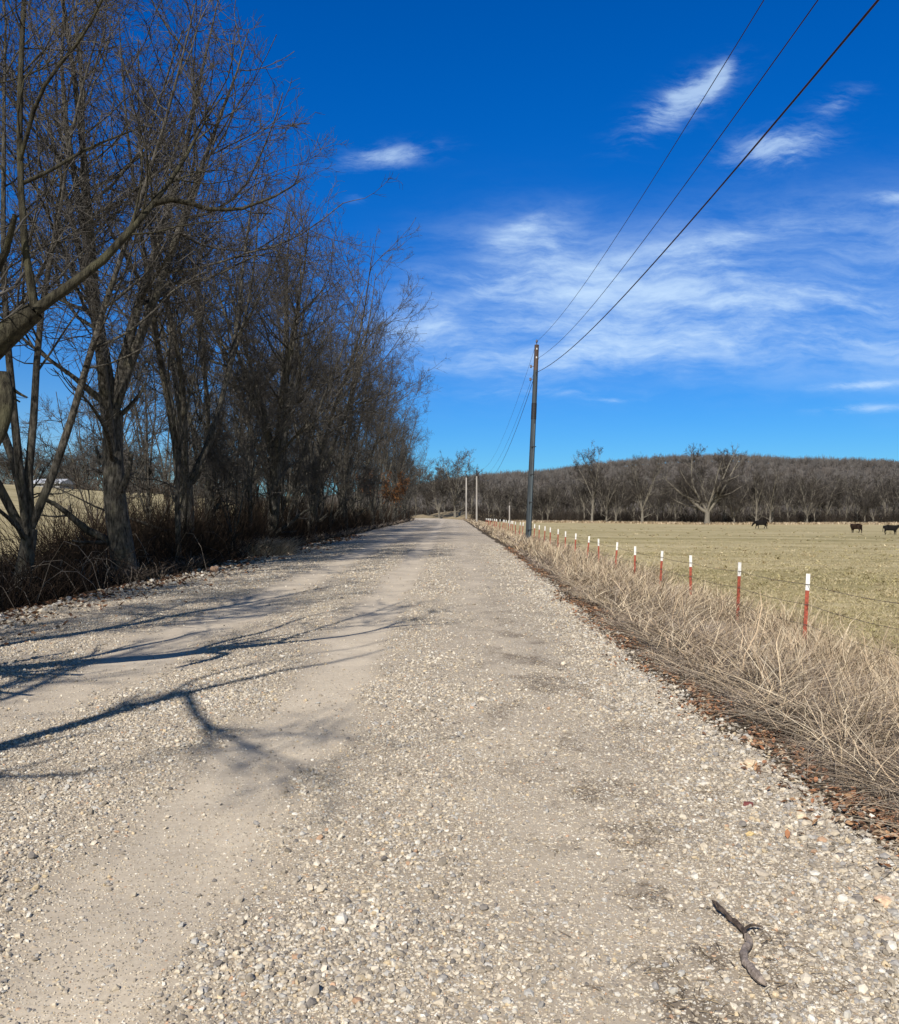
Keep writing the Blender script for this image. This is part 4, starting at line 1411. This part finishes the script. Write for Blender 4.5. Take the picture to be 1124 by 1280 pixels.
rock('rock', 268, 716, 0.15, np.array([0.42, 0.27, 0.18]), 'pinkish brown rock on the left road edge under the trees', 1, 0.8)
rock('rock', 938, 962, 0.062, np.array([0.62, 0.48, 0.32]), 'cream and orange rock among the brown leaves at the grass edge', 2)
rock('rock', 1000, 1026, 0.045, np.array([0.64, 0.52, 0.36]), 'flat buff rock just below the leaf patch on the right edge', 3)
rock('rock', 936, 1012, 0.034, np.array([0.16, 0.05, 0.045]), 'dark maroon stone on the right side of the gravel', 4)
rock('rock', 1105, 1138, 0.045, np.array([0.62, 0.44, 0.30]), 'peach coloured rock at the far right edge by the leaves', 5)
rock('rock', 938, 1050, 0.03, np.array([0.62, 0.46, 0.22]), 'yellow ochre stone below the dark maroon one', 6)

# ------------------------------------------------------------------ wire fence on the right
M_RED = mat_noise('rust_red_paint', (0.17, 0.05, 0.034), (0.42, 0.09, 0.05), 14, 0.75, 0.3, 0.001)
M_WHITE = mat_noise('white_paint', (0.60, 0.585, 0.55), (0.82, 0.81, 0.78), 16, 0.6, 0.4)
M_WIRE = mat_noise('barbed_wire', (0.05, 0.042, 0.038), (0.13, 0.10, 0.085), 15, 0.7, 0.4)


def tpost(h0, h1, fw=0.054, st=0.045, tk=0.009):
    """T section from height h0 to h1, face towards the camera"""
    prof = np.array([(-fw / 2, -tk), (fw / 2, -tk), (fw / 2, 0), (tk / 2, 0), (tk / 2, st), (-tk / 2, st), (-tk / 2, 0), (-fw / 2, 0)])
    V = np.concatenate([np.column_stack([prof, np.full(8, z)]) for z in (h0, h1)])
    Q = np.array([[i, (i + 1) % 8, 8 + (i + 1) % 8, 8 + i] for i in range(8)])
    caps = np.array([[8, 9, 10, 15], [11, 12, 13, 14], [0, 7, 2, 1]])
    caps = np.array([[8, 9, 10, 15], [11, 12, 13, 14]])
    return V, np.concatenate([Q, caps])


fence = empty('wire_fence', (5.25, 13.4, float(zg(5.25, 13.4))), 'barbed wire fence on red steel posts with white tips along the pasture', 'fence')
F0 = np.array(fence.location)
POST_H = 1.46
b_red, b_white, b_clip = Buf(), Buf(), Buf()
b_red.add(*tpost(-0.35, POST_H - 0.25))
for z in np.arange(0.1, POST_H - 0.31, 0.055):       # studs on the face
    b_red.add(*box(-0.008, 0.008, -0.016, -0.009, z, z + 0.018))
b_white.add(*tpost(POST_H - 0.249, POST_H, 0.058, 0.046, 0.0105))
b_clip.add(*box(-0.034, 0.034, -0.022, -0.0175, -0.004, 0.004))
mr, mw, mc = b_red.mesh('post', M_RED), b_white.mesh('white_tip', M_WHITE), b_clip.mesh('wire_clip', M_WIRE)
rng = np.random.default_rng(71)
SPC = 1 / 0.000515 / F * 440 / 440 * 1.0
posts = []
for n_ in range(-2, 48):
    Y = 13.4 + 3.05 * n_ + rng.normal(0, 0.06)
    X = 5.25 + rng.normal(0, 0.03)
    base = np.array([X, Y, 0.0])
    zt = 0.70 - 0.02 * rng.random() - 0.06 * sstep(Y, 13, 24) + 0.22 * sstep(Y, 24, 60) - 0.2 * sstep(Y, 80, 150)
    base[2] = zt - POST_H
    lean = (rng.normal(0, 0.035), 0.05 + rng.normal(0, 0.03), rng.normal(0, 0.3))
    posts.append((base, lean))
    if Y > 130:
        continue
    p = obj('fence_post', mr, fence)
    p.location = base - F0
    p.rotation_euler = lean
    obj('white_tip', mw, p)
    for zc in (0.40, 0.70, 1.0, 1.30) if 9 < Y < 24 else ():
        obj('wire_clip', mc, p).location = (0, 0, zc)
rng = np.random.default_rng(72)
for hgt in (0.40, 0.70, 1.0, 1.30):
    P = []
    for (b0, l0), (b1, l1) in zip(posts[:-1], posts[1:]):
        tp0 = b0 + np.array([math.sin(l0[1]) * hgt, -0.02, hgt])
        tp1 = b1 + np.array([math.sin(l1[1]) * hgt, -0.02, hgt])
        for q in np.linspace(0, 1, 5)[:-1]:
            pt = tp0 * (1 - q) + tp1 * q
            pt[2] -= 0.03 * 4 * q * (1 - q)
            P.append(pt)
    P = np.array(P) - F0
    G = Buf()
    G.add(*tubes(P[None], np.full((1, len(P)), 0.0032), 5))
    # barbs
    pos = []
    for a_, b_ in zip(P[:-1], P[1:]):
        if a_[1] + F0[1] > 40:
            break
        for q in np.arange(0, 1, 0.16):
            pos.append(a_ * (1 - q) + b_ * q)
    pos = np.array(pos)
    d = norm(rng.normal(0, 1, pos.shape)) * 0.016
    G.add(*tubes(np.stack([pos - d, pos + d], 1), np.full((len(pos), 2), 0.0022), 3))
    obj('wire_strand', G.mesh('wire_strand', M_WIRE), fence)

# ------------------------------------------------------------------ left pasture fence
lf = empty('pasture_fence', (-28.0, 66.0, float(zg(-28, 66))), 'thin wire fence on slim dark posts in the lit gap between left trunks', 'fence')
L0 = np.array(lf.location)
G = Buf()
G.add(*box(-0.05, 0.05, -0.05, 0.05, -0.3, 1.25))
G.add(*box(-0.06, 0.06, -0.06, 0.06, 1.2502, 1.28))
mp = G.mesh('slim_post', mat_noise('grey_wood', (0.08, 0.07, 0.06), (0.17, 0.15, 0.13), 10, 0.9, 0.1))
pp = []
for j in range(-6, 8):
    Y = 66 + 0.9 * j
    X = -28 + 1.75 * j
    if X > -12:
        break
    z = float(zg(X, Y))
    p = obj('post', mp, lf)
    p.location = np.array([X, Y, z]) - L0
    pp.append((X, Y, z))
pp = np.array(pp)
for hgt in (0.4, 0.8, 1.15):
    P = pp + (0, -0.06, hgt) - L0
    V, Q = tubes(P[None], np.full((1, len(P)), 0.008), 4)
    obj('wire_strand', np_mesh('pasture_wire', V, Q, M_WIRE), lf)

# farm shed at the far side of the left pasture
Xb, Yb = (66 - 562) / F * 168, 168.0
zb = float(zg(Xb, Yb)) + 0.0
shed = empty('farm_shed', (Xb, Yb, zb), 'small white farm shed beyond the left pasture', 'shed')
G = Buf()
G.add(*box(-2.6, 2.6, -3, 3, -0.6, 1.7))
obj('wall', G.mesh('wall', mat_noise('white_siding', (0.24, 0.24, 0.24), (0.32, 0.32, 0.31), 3, 0.7, 0.3, 0.0, (1, 1, 9))), shed)
V = np.array([(-2.9, -3.5, 1.65), (2.9, -3.5, 1.65), (2.9, 0, 2.5), (-2.9, 0, 2.5), (2.9, 3.5, 1.65), (-2.9, 3.5, 1.65), (-2.9, -3.5, 1.53), (2.9, -3.5, 1.53), (2.9, 3.5, 1.53), (-2.9, 3.5, 1.53)], float)
Q4 = np.array([(0, 1, 2, 3), (3, 2, 4, 5), (6, 7, 1, 0), (9, 5, 4, 8), (6, 9, 8, 7)])
Q3 = np.array([(1, 4, 2), (0, 3, 5)])
Q5 = np.array([(7, 8, 4, 1), (6, 0, 5, 9)])
obj('roof', np_mesh('roof', V, [np.concatenate([Q4, Q5]), Q3], mat_noise('metal_roof', (0.42, 0.43, 0.44), (0.52, 0.53, 0.54), 2, 0.5, 0.4)), shed)
G = Buf()
G.add(*box(-0.8, 0.8, -3.06, -3.004, -0.2, 1.45))
obj('door', G.mesh('door', mat_noise('grey_door', (0.2, 0.2, 0.21), (0.28, 0.28, 0.29), 4, 0.7, 0.3)), shed)

# ------------------------------------------------------------------ utility poles and lines
M_POLE = mat_noise('dark_treated_pole', (0.02, 0.027, 0.032), (0.05, 0.061, 0.068), 5, 0.7, 0.35, 0.004, (2.5, 2.5, 0.12))
M_POLE_TOP = mat_noise('raw_pole_top', (0.045, 0.03, 0.024), (0.11, 0.076, 0.062), 5, 0.85, 0.2, 0.004, (2.5, 2.5, 0.12))
M_BLACK = mat_noise('black_tar', (0.012, 0.012, 0.014), (0.03, 0.03, 0.033), 8, 0.6, 0.3)
M_COND = mat_noise('conduit', (0.045, 0.06, 0.07), (0.08, 0.10, 0.112), 4, 0.45, 0.5, 0.0, (1, 1, 0.2))
M_CERAM = mat_noise('porcelain', (0.10, 0.08, 0.08), (0.16, 0.13, 0.12), 6, 0.3, 0.5)
M_PALEPOLE = mat_noise('weathered_pole', (0.26, 0.235, 0.21), (0.38, 0.35, 0.315), 4, 0.85, 0.2, 0.003, (2, 2, 0.12))
M_CABLE = mat_noise('cable', (0.022, 0.012, 0.016), (0.06, 0.03, 0.038), 1, 0.6, 0.3)


def lathe(pts, m=18, lean=(0, 0), cap=True):
    P = np.array([(lean[0] * z, lean[1] * z, z) for z, r in pts], float)
    R = np.array([r for z, r in pts], float)
    return tubes(P[None], R[None], m)


PB = np.array([98 / F * 52, 52.0, -0.45])
lean = (0.044, 0.0)
pole = empty('utility_pole', PB, 'tall dark grey utility pole leaning slightly at the fence', 'pole')
zp = lambda py: (EYE + (640 - py) * 52 / F) - PB[2]
ztp = zp(431)
rad = lambda z: 0.175 - 0.045 * z / ztp


def shaft(z0, z1, extra=0.0, n=6):
    zs = np.linspace(z0, z1, n)
    pts = [(z, rad(z) + extra) for z in zs]
    if z1 >= ztp - 0.01:
        pts.append((z1 + 0.001, 0.002))
    return lathe(pts, 18, lean)


for nm, z0, z1, ex, mt in [('pole', -0.6, zp(463), 0.0, M_POLE), ('pole_top', zp(463) + 0.002, ztp, -0.002, M_POLE_TOP), ('tar_band', zp(524), zp(504), 0.012, M_BLACK), ('pole_base', -0.3, 0.32, 0.025, M_BLACK)]:
    G = Buf()
    G.add(*shaft(z0, z1, ex))
    obj(nm, G.mesh(nm, mt, nm != 'pole_top'), pole)
G = Buf()
zs = np.linspace(0.2, zp(530), 8)
P = np.array([(lean[0] * z + rad(z) * 0.35, -rad(z) * 0.93 - 0.045, z) for z in zs])
G.add(*tubes(P[None], np.full((1, 8), 0.055), 10))
obj('conduit', G.mesh('conduit', M_COND, True), pole)
G = Buf()
for z in np.arange(1.0, zp(535), 1.6):
    G.add(*(lambda vq: (vq[0] + np.array([lean[0] * z, 0, 0]), vq[1]))(box(-0.07, 0.20, -rad(z) - 0.108, -rad(z) - 0.02, z, z + 0.04)))
obj('conduit_strap', G.mesh('conduit_strap', M_BLACK), pole)
# top pin and insulator, side insulators
topc = np.array([lean[0] * ztp, 0, ztp])
G = Buf()
V, Q = lathe([(0, 0.018), (0.14, 0.018), (0.141, 0.05), (0.17, 0.075), (0.19, 0.045), (0.22, 0.07), (0.25, 0.045), (0.30, 0.035), (0.301, 0.002)], 12)
G.add(V + topc, Q)
obj('insulator', G.mesh('insulator', M_CERAM, True), pole)
ATT = []
for py, zoff in ((458, 0), (474, 0)):
    z = zp(py)
    c = np.array([lean[0] * z - rad(z) - 0.11, 0.0, z])
    G = Buf()
    G.add(*(lambda vq: (vq[0] + c, vq[1]))(box(-0.02, 0.13, -0.02, 0.02, -0.015, 0.015)))
    V, Q = lathe([(-0.09, 0.002), (-0.089, 0.045), (-0.03, 0.06), (0.0, 0.035), (0.03, 0.06), (0.089, 0.045), (0.09, 0.002)], 12)
    G.add(V + c - (0.04, 0, 0), Q)
    obj('insulator', G.mesh('side_insulator', M_CERAM, True), pole)
    ATT.append(c - (0.08, 0, 0))
G = Buf()
for z in (ztp - 0.25, ztp - 0.75):
    c = np.array([lean[0] * z, -rad(z), z])
    G.add(*(lambda vq: (vq[0] + c, vq[1]))(box(-0.035, 0.035, -0.015, 0.01, -0.05, 0.05)))
obj('bolt_plate', G.mesh('bolt_plate', mat_noise('galvanised', (0.4, 0.4, 0.4), (0.55, 0.55, 0.54), 6, 0.4, 0.5)), pole)


def small_pole(name, px, Y, ytop, r, label, dark_top=0.0, zbase=-0.7):
    X = (px - 562) / F * Y
    zt = EYE + (640 - ytop) * Y / F
    o = empty(name, (X, Y, zbase), label, 'pole')
    Hh = zt - zbase
    G = Buf()
    G.add(*lathe([(-0.4, r * 1.15), (Hh * 0.5, r), (Hh - dark_top, r * 0.85)] + ([(Hh + 0.001 - dark_top, 0.002)] if not dark_top else []), 14))
    obj('pole', G.mesh('pale_pole', M_PALEPOLE, True), o)
    if dark_top:
        G = Buf()
        G.add(*lathe([(Hh - dark_top + 0.002, r * 0.9), (Hh, r * 0.9), (Hh + 0.002, 0.002)], 14))
        obj('pole_top', G.mesh('dark_pole_top', M_BLACK), o)
    G = Buf()
    V, Q = lathe([(0.004, 0.02), (0.2, 0.02), (0.201, 0.09), (0.3, 0.11), (0.38, 0.06), (0.381, 0.002)], 10)
    G.add(V + np.array([0, 0, Hh]), Q)
    obj('insulator', G.mesh('far_insulator', M_CERAM, True), o)
    return np.array([X, Y, zt])


p2 = small_pole('utility_pole', 596, 148, 588, 0.14, 'pale distant utility pole with a black top', 0.95)
p3 = small_pole('utility_pole', 583, 205, 597, 0.17, 'pale distant utility pole without a black top, nearer the lane end')
p4 = small_pole('fence_pole', 637, 150, 632, 0.11, 'short pale post standing among the far white-tipped fence posts', 0.0, -0.9)


def cable(name, label, att, sag_near, sag_far, r, end):
    a = PB + att
    Yn = -40.0
    P = []
    for Y in np.linspace(Yn, 52, 47):
        q = (Y - 6) / 46
        P.append((a[0] * 0.0 + (4.55 + (a[0] - 4.55) * sstep(Y, 0, 52)), Y, a[2] - sag_near * (1 - q * q)))
    for q in np.linspace(0, 1, 30)[1:]:
        pt = a * (1 - q) + end * q
        P.append((pt[0], pt[1], pt[2] - sag_far * 4 * q * (1 - q)))
    P = np.array(P)
    V, Q = tubes(P[None], np.full((1, len(P)), r), 6)
    tag(obj(name, np_mesh(name, V, Q, M_CABLE, smooth=True)), label, 'power line')


z1, z2, z3 = ztp + 0.2, zp(447), zp(466)
cable('power_line', 'thin topmost power line running over the pole top', np.array([lean[0] * z1, 0, z1]), 2.4, 2.6, 0.008, p2 + (0, 0, 0.35))
cable('power_line', 'thin middle power line between the topmost and the thick one', np.array([lean[0] * z2 + 0.16, 0, z2]), 2.55, 2.9, 0.0085, p2 + (0.1, 0, -0.1))
cable('power_line', 'thick lowest power cable sweeping from the dark pole', np.array([lean[0] * z3 + 0.0, -0.17, z3]), 2.6, 3.2, 0.0145, p2 + (0.2, 0, -0.6))

# ------------------------------------------------------------------ cattle
M_COW = mat_noise('black_hide', (0.006, 0.0055, 0.0055), (0.012, 0.010, 0.009), 3, 0.85, 0.1)
M_COW_B = mat_noise('brown_black_hide', (0.012, 0.008, 0.006), (0.035, 0.02, 0.013), 3, 0.85, 0.1)


def cow(name, px, py, Y, heading, mat, label, pose='stand', s=1.0):
    X = (px - 562) / F * Y
    z = float(zg(X, Y))
    root = empty(name, (X, Y, z), label, 'cow', 'cattle grazing in the pasture')
    root.rotation_euler = (0, 0, heading)
    root.scale = (s, s, s)
    V, E, R = [], [], []

    def v(p, r, par=None):
        V.append(p)
        R.append(r)
        if par is not None:
            E.append((par, len(V) - 1))
        return len(V) - 1
    mid = v((-0.1, 0, 0.93), (0.36, 0.40))
    rump = v((-0.62, 0, 0.98), (0.33, 0.35), mid)
    tailh = v((-0.92, 0, 1.05), (0.17, 0.2), rump)
    chest = v((0.42, 0, 0.93), (0.31, 0.38), mid)
    shld = v((0.70, 0, 1.02), (0.21, 0.29), chest)
    if pose == 'graze':
        nk = v((0.98, 0.0, 0.90), (0.14, 0.19), shld)
        hd = v((1.18, 0.0, 0.62), (0.11, 0.13), nk)
        mz = v((1.30, 0.0, 0.36), (0.075, 0.08), hd)
    elif pose == 'turned':
        nk = v((0.92, -0.18, 1.16), (0.14, 0.19), shld)
        hd = v((1.05, -0.42, 1.25), (0.11, 0.13), nk)
        mz = v((1.10, -0.72, 1.12), (0.075, 0.08), hd)
    else:
        nk = v((0.98, 0.0, 1.20), (0.13, 0.19), shld)
        hd = v((1.20, 0.0, 1.34), (0.11, 0.13), nk)
        mz = v((1.48, 0.0, 1.20), (0.075, 0.08), hd)
    t1 = v((-1.00, 0, 0.85), (0.035, 0.035), tailh)
    t2 = v((-1.02, 0, 0.40), (0.04, 0.04), t1)
    for sy, ph in ((1, 0.10), (-1, -0.10)):
        d = ph if pose == 'graze' else ph * 0.3
        h1 = v((-0.66 + d, sy * 0.2, 0.66), (0.15, 0.19), rump)
        h2 = v((-0.78 + d, sy * 0.2, 0.42), (0.07, 0.085), h1)
        h3 = v((-0.72 + d * 2, sy * 0.2, 0.16), (0.05, 0.05), h2)
        v((-0.70 + d * 2.2, sy * 0.2, 0.03), (0.06, 0.06), h3)
        f1 = v((0.50 - d, sy * 0.19, 0.60), (0.12, 0.14), chest)
        f2 = v((0.52 - d * 1.5, sy * 0.19, 0.36), (0.065, 0.07), f1)
        f3 = v((0.51 - d * 2, sy * 0.19, 0.12), (0.045, 0.045), f2)
        v((0.53 - d * 2, sy * 0.19, 0.03), (0.06, 0.06), f3)
    me = bpy.data.meshes.new('cow_body')
    me.from_pydata([tuple(map(float, p)) for p in V], E, [])
    me.materials.append(mat)
    body = obj('body', me, root)
    sk = body.modifiers.new('skin', 'SKIN')
    sk.use_smooth_shade = True
    for i_, d_ in enumerate(me.skin_vertices[0].data if me.skin_vertices else []):
        d_.radius = R[i_]
        d_.use_root = (i_ == 0)
    if not me.skin_vertices:
        bpy.context.view_layer.objects.active = body
    sub = body.modifiers.new('sub', 'SUBSURF')
    sub.levels = sub.render_levels = 2
    hdp = np.array(V[hd])
    fwd = norm(np.array(V[mz]) - hdp)
    sidev = norm(np.cross(fwd, (0, 0, 1)))
    for sg in (1, -1):
        P = np.array([hdp + sidev * sg * 0.08 + (0, 0, 0.06), hdp + sidev * sg * 0.17 + (0, 0, 0.09), hdp + sidev * sg * 0.27 + (0, 0, 0.06)])
        G = Buf()
        G.add(*tubes(P[None], np.array([[0.025, 0.055, 0.012]]), 6))
        obj('ear', G.mesh('ear', mat, True), root)
    return root


cow('cow', 951, 662, 146, math.pi - 0.25, M_COW, 'black cow walking with lowered head, leftmost and farthest of the cattle', 'graze', 1.05)
cow('cow', 1070, 668, 118, math.pi / 2 + 0.5, M_COW_B, 'brownish black cow seen from behind, middle of the cattle', 'turned', 0.92)
cow('cow', 1114, 670, 112, -0.25, M_COW, 'black cow standing with raised head facing right, nearest the right edge', 'stand', 0.92)
